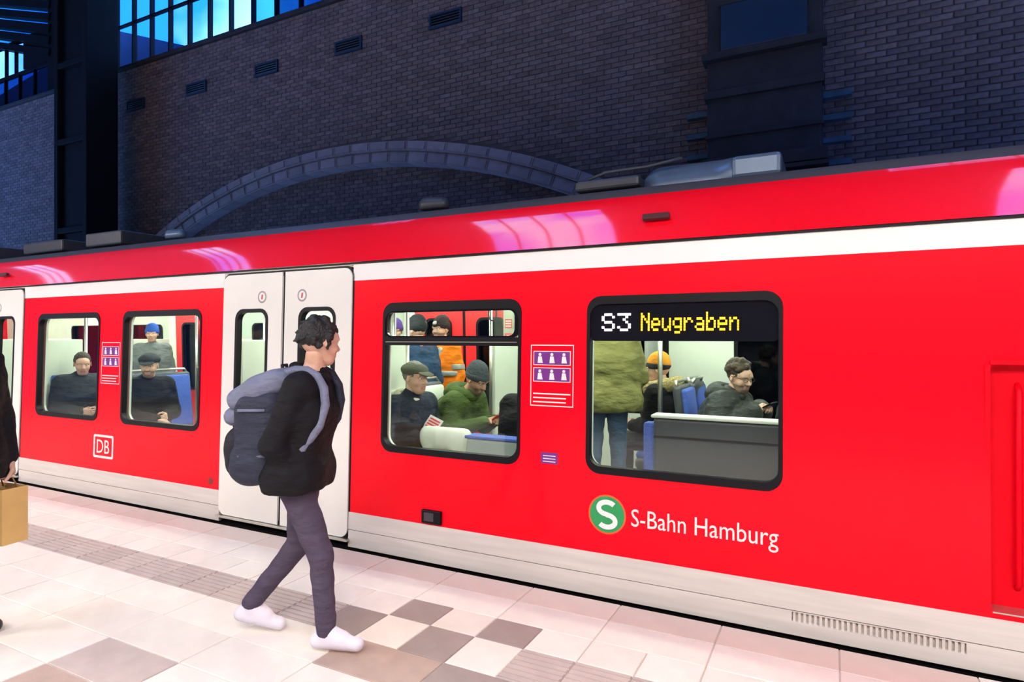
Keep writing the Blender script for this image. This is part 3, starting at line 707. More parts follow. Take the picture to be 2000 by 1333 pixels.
for yv in (4.75, 5.35): tube('ceiling_rail', [(-9, yv, 2.05), (.5, yv, 2.05)], .014, STEEL, T)
# seats
def seat_unit(x, y, face, fab=BLUE, w=.46, back=None):
    s_ = empty('seat', (x, y, IZ), 0 if face > 0 else math.pi, T)
    s_.location = (x, y, IZ)
    bm = bmesh.new(); b_box(bm, (.02, 0, .36), (.44, w, .10), None, .03); b_box(bm, (-.22, 0, .74), (.07, w, .72), Euler((0, R(-7), 0)), .03); b_box(bm, (-.02, 0, .16), (.10, w*.5, .32), None, .01)
    fin(bm, 'seat_shell', IDARK, s_, True)
    bm = bmesh.new(); b_box(bm, (.03, 0, .43), (.42, w-.05, .07), None, .03); fin(bm, 'seat_cushion', fab, s_, True)
    bm = bmesh.new(); b_box(bm, (-.185, 0, .78), (.06, w-.06, .58), Euler((0, R(-7), 0)), .025); fin(bm, 'back_cushion', back or fab, s_, True)
    bm = bmesh.new(); b_tube(bm, [(-.26, -w/2+.03, 1.09), (-.275, -w/2+.05, 1.13), (-.275, w/2-.05, 1.13), (-.26, w/2-.03, 1.09)], .013, 8); fin(bm, 'seat_handle', STEEL, s_, True)
    for o_ in [s_]: o_.matrix_parent_inverse = Matrix()
    s_.location = Vector((x, y, IZ))-Vector(T.location)
    return s_
for (x, y, f) in ((-2.93, 4.06, 1), (-2.93, 4.54, 1), (-1.34, 5.70, -1), (-.86, 5.30, 1), (-.86, 5.80, 1), (-6.45, 4.06, 1), (-6.45, 4.54, 1), (-5.3, 5.8, -1), (-7.60, 4.06, 1), (-7.4, 5.8, 1), (-5.3, 5.3, -1)): seat_unit(x, y, f, back=CREAM if x == -2.93 else None)
# low cream shell and grey bench back against window A, dark bench back against window B
V, Q = sdf([('c', (-2.68, 3.84, .84), (-2.36, 3.84, .84), .055, .055), ('c', (-2.68, 3.84, .78), (-2.36, 3.84, .78), .05, .05), ('c', (-2.64, 3.84, .8), (-2.65, 3.84, .5), .05, .05), ('c', (-2.40, 3.84, .8), (-2.39, 3.84, .5), .05, .05)], .012, .05)
np_mesh('headrest_shell', V, Q, mat('headrest_cream', (.68, .70, .58), .35), T)
box('bench_back', -2.33, -1.70, 3.80, 3.90, .30, .835, IGREY, T, .02); box('bench_top_trim', -2.33, -1.70, 3.79, 3.92, .835, .855, BLUE, T, .006)
box('bench_back', -.99, .40, 3.84, 3.93, .30, 1.055, IDARK, T, .02); box('bench_ledge', -1.0, .40, 3.82, 3.95, 1.055, 1.075, CREAM, T, .008); box('bench_groove', -.985, .40, 3.835, 3.845, .93, .945, BLACK, T)
box('bench_side_cushion', -1.06, -.985, 3.86, 3.94, .55, 1.02, BLUE, T, .02)
box('bench_seat', -2.33, -1.70, 3.9, 4.3, .42, .50, BLUE, T, .02); box('bench_seat', -.99, .40, 3.93, 4.34, .42, .50, BLUE, T, .02)
box('partition_panel', -1.62, -1.58, 5.95, 6.38, IZ, 2.1, IGREY, T, .01)
tube('grab_pole', [(-1.28, 5.2, IZ), (-1.28, 5.2, 2.16)], .019, STEEL, T)
tube('grab_pole', [(-5.6, 4.9, IZ), (-5.6, 4.9, 2.16)], .019, STEEL, T)
# re-base: everything above was laid out in world coordinates
for o in list(T.children):
    if o.name.split('.')[0] not in ('seat',) : o.matrix_parent_inverse = T_IN

# ================================================================== PEOPLE
SKINS = {'light': mat('skin_light', (.58, .33, .24), .5, var=.06, vscale=30), 'mid': mat('skin_mid', (.42, .22, .145), .5, var=.06, vscale=30)}
LIPS = mat('lips', (.46, .22, .17), .5); EYEW = mat('eye_white', (.75, .73, .70), .2); EYED = mat('eye_dark', (.03, .02, .015), .1)
STUB = mat('stubble', (.25, .15, .11), .6, var=.2, vscale=150)
def cloth(name, col, rough=.75, bump=.9, bscale=11, var=.12): return mat(name, col, rough, var=var, vscale=9, bump=bump, bscale=bscale, stretch=(1, 1, 2.2), spec=.2)
def v3(*a): return np.array(a, float)
def stand_pose(lean=0.):
    P = dict(pelvis=v3(0, 0, .98), chest=v3(.0, 0, 1.28), neck=v3(-.01, 0, 1.47), head=v3(.02, 0, 1.635))
    for s, n in ((1, 'l'), (-1, 'r')):
        P['sh'+n] = v3(0, s*.175, 1.42); P['el'+n] = v3(-.03, s*.24, 1.13); P['wr'+n] = v3(.06, s*.245, .90)
        P['hip'+n] = v3(0, s*.09, .93); P['kn'+n] = v3(.02, s*.1, .50); P['an'+n] = v3(0, s*.105, .09); P['toe'+n] = v3(.17, s*.125, .04)
    return P
def sit_pose(lean=.0):
    P = dict(pelvis=v3(0, 0, .56), chest=v3(.02+lean*.3, 0, .86), neck=v3(.0+lean*.55, 0, 1.045-lean*.08), head=v3(.03+lean*.75, 0, 1.205-lean*.15))
    for s, n in ((1, 'l'), (-1, 'r')):
        P['sh'+n] = v3(.01+lean*.5, s*.175, .99-lean*.06); P['el'+n] = v3(.06+lean*.35, s*.24, .70); P['wr'+n] = v3(.30, s*.09, .68)
        P['hip'+n] = v3(.0, s*.09, .53); P['kn'+n] = v3(.43, s*.12, .53); P['an'+n] = v3(.42, s*.12, .09); P['toe'+n] = v3(.58, s*.13, .04)
    return P
def head_prims():
    e = [('e', (-.012, 0, .028), (.098, .076, .096), None), ('e', (.028, 0, -.035), (.068, .058, .078), None, .03), ('c', (.05, -.018, -.088), (.05, .018, -.088), .026, .026, .03),
         ('e', (.062, 0, .042), (.032, .055, .030), None, .03), ('c', (.089, 0, .012), (.112, 0, -.024), .0085, .0125, .014), ('e', (.098, .012, -.028), (.012, .008, .008), None, .008), ('e', (.098, -.012, -.028), (.012, .008, .008), None, .008),
         ('c', (.078, -.046, .028), (.086, -.014, .031), .010, .010, .012), ('c', (.078, .046, .028), (.086, .014, .031), .010, .010, .012),
         ('e', (.058, .042, -.026), (.026, .020, .022), None, .02), ('e', (.058, -.042, -.026), (.026, .020, .022), None, .02),
         ('-e', (.099, .032, .010), (.016, .018, .011), None, .012), ('-e', (.099, -.032, .010), (.016, .018, .011), None, .012),
         ('c', (.086, -.016, -.055), (.086, .016, -.055), .0085, .0085, .008), ('c', (.084, -.014, -.066), (.084, .014, -.066), .009, .009, .008), ('-e', (.098, 0, -.0605), (.010, .026, .0022), None, .004)]
    for s in (1, -1):
        e += [('e', (-.006, s*.078, .004), (.018, .008, .030), (0, R(-10), s*R(18)), .008), ('-e', (-.002, s*.088, .006), (.009, .006, .016), None, .006)]
    return e
def hand_prims(curl=.5, thumb=.6, side=1):
    """wrist at origin, fingers along +x, palm faces -z, thumb on side*y"""
    out = []; ys = (.027, .009, -.009, -.026); ln = (.070, .079, .072, .056)
    for y, l in zip(ys, ln):
        b = v3(.088 if abs(y) < .02 else .083, y*side, 0); out.append(('c', (0, y*.55*side, 0), tuple(b), .017, .012, .012))
        p = b; a = 0.
        for f, r0, r1 in ((.44, .0088, .0082), (.31, .0082, .0076), (.25, .0076, .0066)):
            a += curl*.9; q = p+v3(math.cos(a), 0, -math.sin(a))*l*f; out.append(('c', tuple(p), tuple(q), r0, r1, .004)); p = q
    b = v3(.025, .022*side, -.004); q = b+v3(.040, .028*side*thumb+.01*side, -.016); r = q+v3(.030, .004*side, -.012*(1+curl)); t = r+v3(.022, -.006*side, -.010*(1+curl))
    out += [('c', tuple(b), tuple(q), .016, .0115, .012), ('c', tuple(q), tuple(r), .0110, .0095, .005), ('c', tuple(r), tuple(t), .0095, .0078, .005)]
    return out
_hc = {}
def frame(origin, fwd, up):
    f = Vector(fwd).normalized(); z = Vector(up); z = (z-f*z.dot(f)).normalized(); y = z.cross(f)
    M = Matrix((f, y, z)).transposed().to_4x4(); M.translation = Vector(origin); return M
def person(label, loc, rz, P, top, bottom, shoe, skin='light', hair=None, hairm=None, head_rot=(0, 0, 0), bulk=.0, hem=None, scale=1., hat=None, hatm=None, extra=None,
           hands=None, beard=False, long_top=0., group=None, collar=None, puff=0., glasses=False, hatm2=None, wr=.010):
    root = empty('person', loc, rz); tag(root, label, 'person', group); root.scale = (scale,)*3
    sk = SKINS[skin]
    HM = Matrix.Translation(P['head']) @ Euler(head_rot).to_matrix().to_4x4()
    # ---- body: head + neck + hands + trunk, one mesh
    if 'head' not in _hc: _hc['head'] = sdf(head_prims(), .0042, .02)
    V, Q = _hc['head']; c = V[Q].mean(1)
    fm = np.zeros(len(Q), int)
    fm[(np.abs(c[:, 1]) < .027) & (c[:, 2] < -.046) & (c[:, 2] > -.074) & (c[:, 0] > .083)] = 1
    if beard: fm[(c[:, 2] < -.040) & (c[:, 0] > .0) & (fm == 0)] = 2; fm[(c[:, 2] < -.028) & (c[:, 2] > -.052) & (c[:, 0] > .08) & (np.abs(c[:, 1]) < .03) & (fm == 0)] = 2
    A = np.array(HM); Vs = [V@A[:3, :3].T+A[:3, 3]]; Qs = [Q]; Fs = [fm]; nv = len(V)
    base = HM @ Vector((-.022, 0, -.06)); mid = P['neck']
    core = [('c', tuple(base), tuple(mid), .050, .058, .03), ('c', tuple(mid), tuple(P['chest']), .06, .09), ('c', tuple(P['chest']), tuple(P['pelvis']), .09, .09)]
    for n in 'lr':
        core += [('c', tuple(P['neck']), tuple(P['sh'+n]), .05, .04), ('c', tuple(P['sh'+n]), tuple(P['el'+n]), .042, .034), ('c', tuple(P['el'+n]), tuple(P['wr'+n]), .034, .024),
                 ('c', tuple(P['hip'+n]), tuple(P['kn'+n]), .06, .045), ('c', tuple(P['kn'+n]), tuple(P['an'+n]), .045, .03)]
    Vc, Qc = sdf(core, .014, .03); Vs.append(Vc); Qs.append(Qc+nv); Fs.append(np.zeros(len(Qc), int)); nv += len(Vc)
    hands = hands or {}
    for n, s in (('l', 1), ('r', -1)):
        hd = hands.get(n, {}); cu = hd.get('curl', .35)
        key = ('h', n, cu)
        if key not in _hc: _hc[key] = sdf(hand_prims(cu, .6, -s), .0045, .01)
        Vh, Qh = _hc[key]; fwd = hd.get('fwd', P['wr'+n]-P['el'+n]); up = hd.get('up', (0, s*1., .15))
        M = np.array(frame(P['wr'+n], fwd, up)); Vs.append(Vh@M[:3, :3].T+M[:3, 3]); Qs.append(Qh+nv); Fs.append(np.zeros(len(Qh), int)); nv += len(Vh)
    np_mesh('body', np.concatenate(Vs), np.concatenate(Qs), [sk, LIPS, STUB], root, np.concatenate(Fs))
    # ---- eyes, brows
    bm = bmesh.new()
    for s in (1, -1):
        r_ = bmesh.ops.create_uvsphere(bm, u_segments=12, v_segments=8, radius=.0115, matrix=HM @ Matrix.Translation((.079, s*.031, .0105)))
    k0 = len(bm.faces)
    for s in (1, -1): bmesh.ops.create_uvsphere(bm, u_segments=10, v_segments=6, radius=.0058, matrix=HM @ Matrix.Translation((.0862, s*.031, .0105)))
    bm.faces.ensure_lookup_table()
    for i, f in enumerate(bm.faces): f.material_index = int(i >= k0)
    fin(bm, 'eyes', [EYEW, EYED], root, True)
    hm_ = hairm or mat('hair_brown', (.035, .02, .012), .6, var=.3, vscale=80, bump=.6, bscale=90)
    pr = []
    for s in (1, -1): pr.append(('c', (.089, s*.016, .033), (.080, s*.046, .034), .0042, .003, .003))
    V, Q = sdf(pr, .003, .003); np_mesh('eyebrows', V, Q, hm_, root, M=HM)
    # ---- hair / hat
    if hair:
        pr = [('e', (-.022, 0, .045), (.100, .083, .096), None)]
        if hair == 'curly':
            rnd = random.Random(3)
            for i in range(42):
                a, b = rnd.uniform(0, 6.28), rnd.uniform(-.15, 1.4); p = (-.022+.098*math.cos(b)*math.cos(a), .083*math.cos(b)*math.sin(a), .045+.098*math.sin(b)); rr0 = rnd.uniform(.016, .027)
                if p[0] > .04 and p[2] < .07: continue
                pr.append(('e', p, (rr0,)*3, None, .012))
        if hair == 'shaggy':
            rnd = random.Random(5)
            for i in range(60):
                a, b = rnd.uniform(0, 6.28), rnd.uniform(-.7, 1.3); p = v3(-.02+.095*math.cos(b)*math.cos(a), .082*math.cos(b)*math.sin(a), .04+.1*math.sin(b))
                if p[0] > .02 and p[2] < .06: continue
                q = p+v3(rnd.uniform(-.035, .01), rnd.uniform(-.018, .018), rnd.uniform(-.03, .012)); pr.append(('c', tuple(p), tuple(q), .019, .006, .012))
        pr += [('-e', (.105, 0, -.035), (.085, .10, .088), None, .012), ('-e', (.02, 0, -.12), (.2, .2, .055), None, .01)] if hair != 'shaggy' else [('-e', (.112, 0, -.04), (.085, .10, .088), None, .012), ('-e', (.05, 0, -.14), (.2, .2, .05), None, .01)]
        V, Q = sdf(pr, .006, .012); np_mesh('hair', V, Q, hm_, root, M=HM, wrinkle=.004, wscale=45)
    if hat == 'beanie':
        V, Q = sdf([('e', (-.016, 0, .055), (.110, .090, .098), None), ('e', (-.03, 0, .115), (.075, .065, .055), None, .04), ('cut', (.22, 0, -1), -.018)], .006, .02)
        np_mesh('knit_hat', V, Q, hatm, root, M=HM, wrinkle=.003, wscale=30)
        V, Q = sdf([('e', (-.014, 0, .045), (.116, .095, .075), None), ('cut', (.22, 0, -1), -.006), ('cut', (-.22, 0, 1), .060)], .005, .01)
        np_mesh('hat_cuff', V, Q, hatm2 or hatm, root, M=HM)
    if hat in ('flat', 'cap'):
        hgt = .06 if hat == 'flat' else .085
        pr = [('e', (-.012, 0, .058), (.112, .093, hgt), None), ('e', (-.02, 0, .075), (.105, .1, .045), None, .03), ('cut', (.1, 0, -1), -.040)]
        V, Q = sdf(pr, .006, .02); np_mesh('cap', V, Q, hatm, root, M=HM, wrinkle=.002, wscale=20)
        V, Q = sdf([('e', (.105, 0, .050), (.062, .070, .012), (0, R(14), 0)), ('cut', (-1, 0, 0), -.05)], .005, .01); np_mesh('cap_brim', V, Q, hatm2 or hatm, root, M=HM)
    if glasses:
        bm = bmesh.new()
        for s in (1, -1): b_tube(bm, [HM @ Vector((.102, s*.033+.024*math.cos(t*.524), .010+.017*math.sin(t*.524))) for t in range(12)], .002, 6, True); b_tube(bm, [HM @ Vector((.100, s*.058, .014)), HM @ Vector((.0, s*.084, .016))], .002, 6)
        b_tube(bm, [HM @ Vector((.104, -.01, .013)), HM @ Vector((.104, .01, .013))], .002, 6); fin(bm, 'glasses', EYED, root, True)
    # ---- upper garment
    b = bulk
    pr = []
    for t in np.linspace(0, 1, 5):
        c = P['pelvis']*(1-t)+P['chest']*t; hw = .075+.025*t; rad = .118+b+.006*math.sin(t*9)
        pr.append(('c', tuple(c-v3(0, hw, 0)), tuple(c+v3(0, hw, 0)), rad, rad, .06))
    sm = (P['shl']+P['shr'])/2
    pr += [('c', tuple(P['chest']-v3(0, .09, 0)), tuple(sm-v3(0, .10, .03)), .115+b, .085+b*.7, .06), ('c', tuple(P['chest']+v3(0, .09, 0)), tuple(sm+v3(0, .10, -.03)), .115+b, .085+b*.7, .06),
           ('c', tuple(P['shl']), tuple(P['shr']), .062+b*.6, .062+b*.6, .06), ('c', tuple(P['neck']-v3(0, 0, .05)), tuple(P['neck']+v3(.004, 0, .012)), .078+b*.3, .066+b*.2, .04)]
    if long_top:
        d = P['pelvis']-P['chest']; d = d/np.linalg.norm(d); e_ = P['pelvis']+v3(0, 0, -long_top)
        for t in (.4, .75, 1.): 
            c = P['pelvis']*(1-t)+e_*t; pr.append(('c', tuple(c-v3(0, .09, 0)), tuple(c+v3(0, .09, 0)), .125+b+.02*t, .125+b+.02*t, .06))
        pr.append(('cut', (0, 0, -1), -(e_[2]-.06)))
    for n in 'lr':
        wr_ = P['wr'+n]-(P['wr'+n]-P['el'+n])*.04
        pr += [('c', tuple(P['sh'+n]), tuple(P['el'+n]), .066+b*.8, .054+b*.7, .03), ('c', tuple(P['el'+n]), tuple(wr_), .054+b*.7, .040+b*.45, .02)]
        if puff:
            for (a_, b_, r_) in ((P['sh'+n], P['el'+n], .064), (P['el'+n], wr_, .050)):
                for t in np.linspace(.1, .9, 4): q = a_*(1-t)+b_*t; pr.append(('e', tuple(q), (r_+b*.8+.008,)*3, None, .012))
    if puff:
        for t in np.linspace(0, 1.05, 5):
            c = P['pelvis']*(1-t)+P['chest']*t; pr.append(('c', tuple(c-v3(0, .08, 0)), tuple(c+v3(0, .08, 0)), .135+b, .135+b, .008))
    # hollow the neck opening
    V, Q = sdf(pr, .012, .03); np_mesh('jacket', V, Q, top, root, wrinkle=wr, wscale=9)
    if collar:
        cm, cr_, kind = collar; n0 = P['neck']+v3(0, 0, -.005); pts = []
        for t in range(14):
            a = t*2*math.pi/14; fr = (1+math.cos(a))/2
            kf = 1.45 if kind == 'fur' else 1
            pts.append(n0+v3(math.cos(a)*.088*kf-.015, math.sin(a)*.098*kf, .045-.06*fr if kind != 'hood' else .055-.055*fr))
        pr = [('c', tuple(pts[i]), tuple(pts[(i+1) % 14]), cr_*(1.25 if kind == 'hood' and math.cos(i*2*math.pi/14) < -.3 else 1), cr_, .02) for i in range(14) if not (kind != 'fur' and i in (0,))]
        if kind == 'hood': pr.append(('e', tuple(n0+v3(-.125, 0, .01)), (.075, .12, .08), None, .05))
        V, Q = sdf(pr, .010, .02); np_mesh('fur_trim' if kind == 'fur' else ('hood' if kind == 'hood' else 'collar'), V, Q, cm, root, wrinkle=.010 if kind == 'fur' else .004, wscale=60 if kind == 'fur' else 14)
    # ---- trousers
    pr = [('c', tuple(P['pelvis']-v3(0, .07, .02)), tuple(P['pelvis']+v3(0, .07, -.02)), .112, .112, .05)]
    for n in 'lr': pr += [('c', tuple(P['hip'+n]), tuple(P['kn'+n]), .092, .066, .03), ('c', tuple(P['kn'+n]), tuple(P['an'+n]+v3(0, 0, .01)), .064, .050, .02)]
    V, Q = sdf(pr, .013, .03); np_mesh('trousers', V, Q, bottom, root, wrinkle=.008, wscale=9)
    # ---- shoes
    for n in 'lr':
        a_, t_ = P['an'+n], P['toe'+n]; d = t_-a_; d[2] = 0; d = d/max(np.linalg.norm(d), 1e-6); hz = t_[2]-.04
        heel = a_-d*.05; heel[2] = a_[2]-.045
        pr = [('c', tuple(heel), tuple(t_+v3(0, 0, 0)), .040, .036), ('c', tuple(a_+v3(0, 0, 0)), tuple((a_+t_)/2+v3(0, 0, .0)), .045, .038), ('cut', (0, 0, -1), -(min(heel[2], t_[2])-.036))]
        V, Q = sdf(pr, .008, .03); sh_ = np_mesh('shoe', V, Q, shoe, root)
    return root

NAVYJ = cloth('navy_jacket', (.016, .020, .036)); GREENP = cloth('green_parka', (.055, .085, .020)); ORANGE = cloth('hivis_orange', (.92, .22, .01), .7); OLIVE = cloth('olive_jacket', (.20, .19, .065))
BLK = cloth('black_cloth', (.006, .0055, .008)); CHAR = cloth('charcoal_cloth', (.030, .032, .036)); JEANS = cloth('blue_jeans', (.05, .11, .20), .8); MAUVE = cloth('mauve_grey_trousers', (.072, .055, .090), .8)
GREYK = cloth('grey_knit', (.055, .065, .075), .9, .6, 90); BROWNK = cloth('brown_knit', (.03, .018, .02), .9, .6, 90); TWEED = cloth('tweed', (.10, .10, .078), .9, .5, 120, .3); BLUEK = cloth('blue_knit', (.03, .10, .42), .9, .5, 90)
PURK = cloth('purple_knit', (.10, .04, .26), .9, .5, 90); FUR = mat('fur_tan', (.52, .40, .17), .9, var=.35, vscale=60, bump=1., bscale=120); PUFFM = cloth('black_puffer', (.036, .040, .038), .45); DENIMN = cloth('dark_blue_coat', (.02, .05, .11)); ORK = cloth('orange_knit', (.75, .30, .03), .9, .5, 90)
WSHOE = mat('white_trainer', (.70, .66, .76), .5, var=.05); BSHOE = mat('dark_shoe', (.015, .014, .018), .4); GREYC = cloth('grey_coat', (.16, .17, .17)); SHIRT = cloth('pale_shirt', (.6, .58, .45)); REDJ = cloth('red_fleece', (.55, .03, .07))
DHAIR = mat('hair_black', (.008, .007, .008), .55, var=.3, vscale=80, bump=.6, bscale=90)

# ---- walker on the platform
P = stand_pose()
sc = .965
P.update(pelvis=v3(.0, 0, .955), hipl=v3(0, .09, .905), hipr=v3(0, -.09, .905), chest=v3(.05, 0, 1.255), neck=v3(.085, 0, 1.445), head=v3(.115, 0, 1.610),
         shl=v3(.06, .18, 1.395), shr=v3(.06, -.18, 1.395), ell=v3(.04, .245, 1.12), wrl=v3(.06, .13, .93), elr=v3(-.05, -.255, 1.10), wrr=v3(.06, -.14, .93),
         knl=v3(-.03, .10, .50), anl=v3(-.30, .10, .155), toel=v3(-.15, .12, .045), knr=v3(.15, -.10, .50), anr=v3(.18, -.10, .10), toer=v3(.345, -.12, .045))
walker = person('person in black jacket and mauve-grey trousers walking along the platform with a big backpack', (-2.42, 2.33, 0), R(27), P, BLK, MAUVE, WSHOE, hair='shaggy', hairm=DHAIR, head_rot=(0, R(6), R(48)), scale=.945, bulk=.006, long_top=.055,
       collar=(BLK, .022, 'collar'))
PACK = cloth('backpack_slate', (.026, .029, .050), .6); PACKL = cloth('backpack_pale_panel', (.15, .16, .24), .55); PACKD = cloth('backpack_dark', (.014, .014, .022), .6)
pk = empty('backpack', (-2.40, 2.34, .80), R(27)); tag(pk, 'large slate blue backpack on the back of the walking person', 'backpack')
def pbx(x0, x1, yw, z0, z1, r): # rounded block prims
    out = []
    for y_ in (-yw, 0, yw):
        for z_ in np.linspace(z0+r, z1-r, 4): out.append(('c', (x0+r, y_, z_-.80), (x1-r, y_, z_-.80), r, r, .05))
    return out
V, Q = sdf(pbx(-.30, -.05, .10, .84, 1.30, .085)+[('c', (-.22, -.10, .13), (-.22, .10, .13), .10, .10, .06)], .012, .05); np_mesh('main_compartment', V, Q, PACK, pk, wrinkle=.008)
V, Q = sdf(pbx(-.345, -.20, .08, .85, 1.12, .07), .012, .05); np_mesh('front_pocket', V, Q, PACKD, pk, wrinkle=.006)
V, Q = sdf([('c', (-.28, -.10, .445), (-.28, .10, .445), .06, .06), ('c', (-.08, -.10, .54), (-.08, .10, .54), .06, .06), ('c', (-.18, -.11, .50), (-.18, .11, .50), .065, .065)], .012, .08); np_mesh('lid', V, Q, PACKL, pk, wrinkle=.006)
V, Q = sdf([('c', (-.31, -.09, .36), (-.22, -.12, .38), .035, .035), ('c', (-.31, .09, .36), (-.22, .12, .38), .035, .035), ('c', (-.315, -.09, .36), (-.315, .09, .36), .035, .035)], .012, .05); np_mesh('roll_top', V, Q, PACKL, pk)
for s in (1, -1):
    bm = bmesh.new(); pts = [(-.10, s*.10, .535), (-.05, s*.105, .575), (.0, s*.11, .590), (.06, s*.115, .588), (.11, s*.12, .56), (.145, s*.125, .50), (.155, s*.135, .42), (.13, s*.155, .32), (.06, s*.175, .22), (-.10, s*.13, .14)]
    b_tube(bm, pts, .023, 8); fin(bm, 'strap', PACKL if s < 0 else PACK, pk, True)
bm = bmesh.new(); b_tube(bm, [(-.09, -.03, .57), (-.095, -.03, .61), (-.095, .03, .61), (-.09, .03, .57)], .009, 8); fin(bm, 'haul_loop', PACKD, pk, True)
for z_ in (.18, .40):
    bm = bmesh.new(); b_tube(bm, [(-.12, -.188, z_), (-.25, -.188, z_)], .008, 6); fin(bm, 'side_strap', PACKL, pk, True)

# ---- person at the left edge with a paper bag
P = stand_pose(); P.update(ell=v3(-.01, .25, 1.12), wrl=v3(.07, .25, .89))
person('person in long black coat carrying a tan paper bag, standing on the cream paving', (-4.06, 1.52, 0), R(8), P, BLK, CHAR, BSHOE, hair='short', hairm=DHAIR, bulk=.025, long_top=.12,
       hands={'l': {'curl': 1.1, 'fwd': (.15, 0, -1), 'up': (-.2, 1, 0)}}, collar=(BLK, .025, 'collar'))
PAPER = mat('kraft_paper', (.58, .36, .13), .7, var=.06, vscale=8)
bg_ = empty('paper_bag', (-4.08, 1.76, .435), R(8)); tag(bg_, 'tan paper carrier bag held by the person in the long coat', 'bag')
bm = bmesh.new(); b_box(bm, (0, 0, .15), (.27, .13, .30)); bmesh.ops.delete(bm, geom=[f for f in bm.faces if all(v.co.z > .29 for v in f.verts)], context='FACES'); fin(bm, 'bag_body', PAPER, bg_)
for s in (-1, 1):
    bm = bmesh.new(); b_tube(bm, [(-.06, s*.06, .28), (-.05, s*.04, .34), (0, s*.01, .365), (.05, s*.04, .34), (.06, s*.06, .28)], .004, 6); fin(bm, 'bag_handle', PAPER, bg_, True)
bm = bmesh.new(); b_box(bm, (0, -.0665, .15), (.003, .003, .29)); fin(bm, 'bag_crease', PAPER, bg_)

# ---- passengers by window A
FZ = IZ
P = sit_pose(.12); P.update(wrl=v3(.30, .06, .72), wrr=v3(.27, -.05, .74), elr=v3(.06, -.26, .72))
person('seated passenger in flat tweed cap and navy jacket holding a printed leaflet', (-3.04, 4.04, FZ-.02), R(-8), P, NAVYJ, CHAR, BSHOE, head_rot=(0, R(4), R(0)), hat='flat', hatm=TWEED, bulk=.025, glasses=False, hair='short', hairm=mat('hair_grey', (.14, .13, .12), .6),
       hands={'r': {'curl': .7, 'up': (0, .2, 1)}, 'l': {'curl': .6, 'up': (0, 0, 1)}}, collar=(SHIRT, .024, 'collar'), group=None)
lf = empty('leaflet', (-2.74, 4.0, .885), R(-20)); tag(lf, 'white folded leaflet with red print in the hands of the passenger in the flat cap', 'leaflet')
bm = bmesh.new(); b_box(bm, (0, 0, 0), (.17, .004, .11), Euler((R(-35), R(12), 0))); fin(bm, 'sheet', mat('paper_white', (.75, .72, .72), .7), lf)
for k in range(4):
    bm = bmesh.new(); b_box(bm, Euler((R(-35), R(12), 0)).to_matrix() @ Vector((0, -.0026, -.035+.022*k)), (.13, .001, .012), Euler((R(-35), R(12), 0))); fin(bm, 'print_line', STK, lf)
P = sit_pose(.42); P.update(wrl=v3(.50, .05, .80), wrr=v3(.48, -.07, .80), elr=v3(.24, -.25, .72), ell=v3(.26, .25, .72))
person('seated passenger in grey knit hat and green hooded parka looking down at a phone', (-3.07, 4.66, FZ-.02), R(-4), P, GREENP, CHAR, BSHOE, head_rot=(0, R(26), R(-8)), hat='beanie', hatm=GREYK, bulk=.03,
       hands={'r': {'curl': .9, 'up': (0, -.6, .8)}, 'l': {'curl': .9, 'up': (0, .6, .8)}}, collar=(GREENP, .050, 'hood'), skin='mid', beard=True)
ph = empty('phone', (-2.50, 4.62, .885)); tag(ph, 'red-cased phone held by the passenger in the green parka', 'phone')
bm = bmesh.new(); b_box(bm, (0, 0, 0), (.075, .15, .009), Euler((0, R(-40), 0)), .003); fin(bm, 'phone_case', STK, ph)
bm = bmesh.new(); b_box(bm, (-.004, 0, .005), (.066, .138, .002), Euler((0, R(-40), 0))); fin(bm, 'screen', SATIN, ph)
P = stand_pose(); P.update(wrr=v3(.12, -.22, .93))
hv = person('standing passenger in orange high-visibility jacket and dark hat with a pale emblem', (-3.80, 5.72, FZ), R(-104), P, ORANGE, BLK, BSHOE, head_rot=(0, R(2), R(6)), hat='beanie', hatm=BROWNK, bulk=.03, beard=True, collar=(REDJ, .03, 'collar'), wr=.014, scale=.965)
SILV = mat('reflective_band', (.42, .42, .40), .35, .3)
for z_ in (1.15, ):
    V, Q = sdf([('c', (0, -.10, z_), (0, .10, z_), .186, .186), ('cut', (0, 0, 1), z_+.028), ('cut', (0, 0, -1), -z_+.028)], .012, .02); np_mesh('reflective_band', V, Q, SILV, hv)
for s in (1, -1):
    V, Q = sdf([('c', (.162, s*.07, 1.10), (.115, s*.10, 1.41), .030, .030)], .010, .02); np_mesh('reflective_brace', V, Q, SILV, hv)
    V, Q = sdf([('c', (-.012, s*.216, 1.25), (-.018, s*.224, 1.19), .094, .092), ('cut', (0, 0, 1), 1.25), ('cut', (0, 0, -1), -1.19)], .01, .02); np_mesh('sleeve_band', V, Q, SILV, hv)
V, Q = sdf([('e', (.098, 0, .078), (.012, .026, .020), None), ('c', (.100, -.02, .07), (.098, .02, .09), .008, .008)], .004, .008); np_mesh('hat_emblem', V, Q, WHITE, hv, M=Matrix.Translation((.02, 0, 1.635)) @ Euler((0, R(2), R(6))).to_matrix().to_4x4())
P = stand_pose()
person('standing passenger with short dark hair and blue-navy coat, back turned to the grab pole', (-3.57, 4.95, FZ), R(168), P, DENIMN, CHAR, BSHOE, head_rot=(0, R(6), R(8)), hair='short', hairm=DHAIR, bulk=.02, beard=True, hat='beanie', hatm=CHAR, scale=.95)
P = stand_pose()
person('standing passenger in grey coat and purple knit hat near the far doors', (-4.42, 5.70, FZ), R(-60), P, GREYC, CHAR, BSHOE, hat='beanie', hatm=PURK, bulk=.02, scale=.95)
# ---- passenger half hidden at the right of window A
P = sit_pose(.1)
person('seated passenger in black jacket on the bench between the two big windows', (-1.98, 4.12, FZ), R(90), P, BLK, CHAR, BSHOE, hair='short', hairm=DHAIR, bulk=.02)
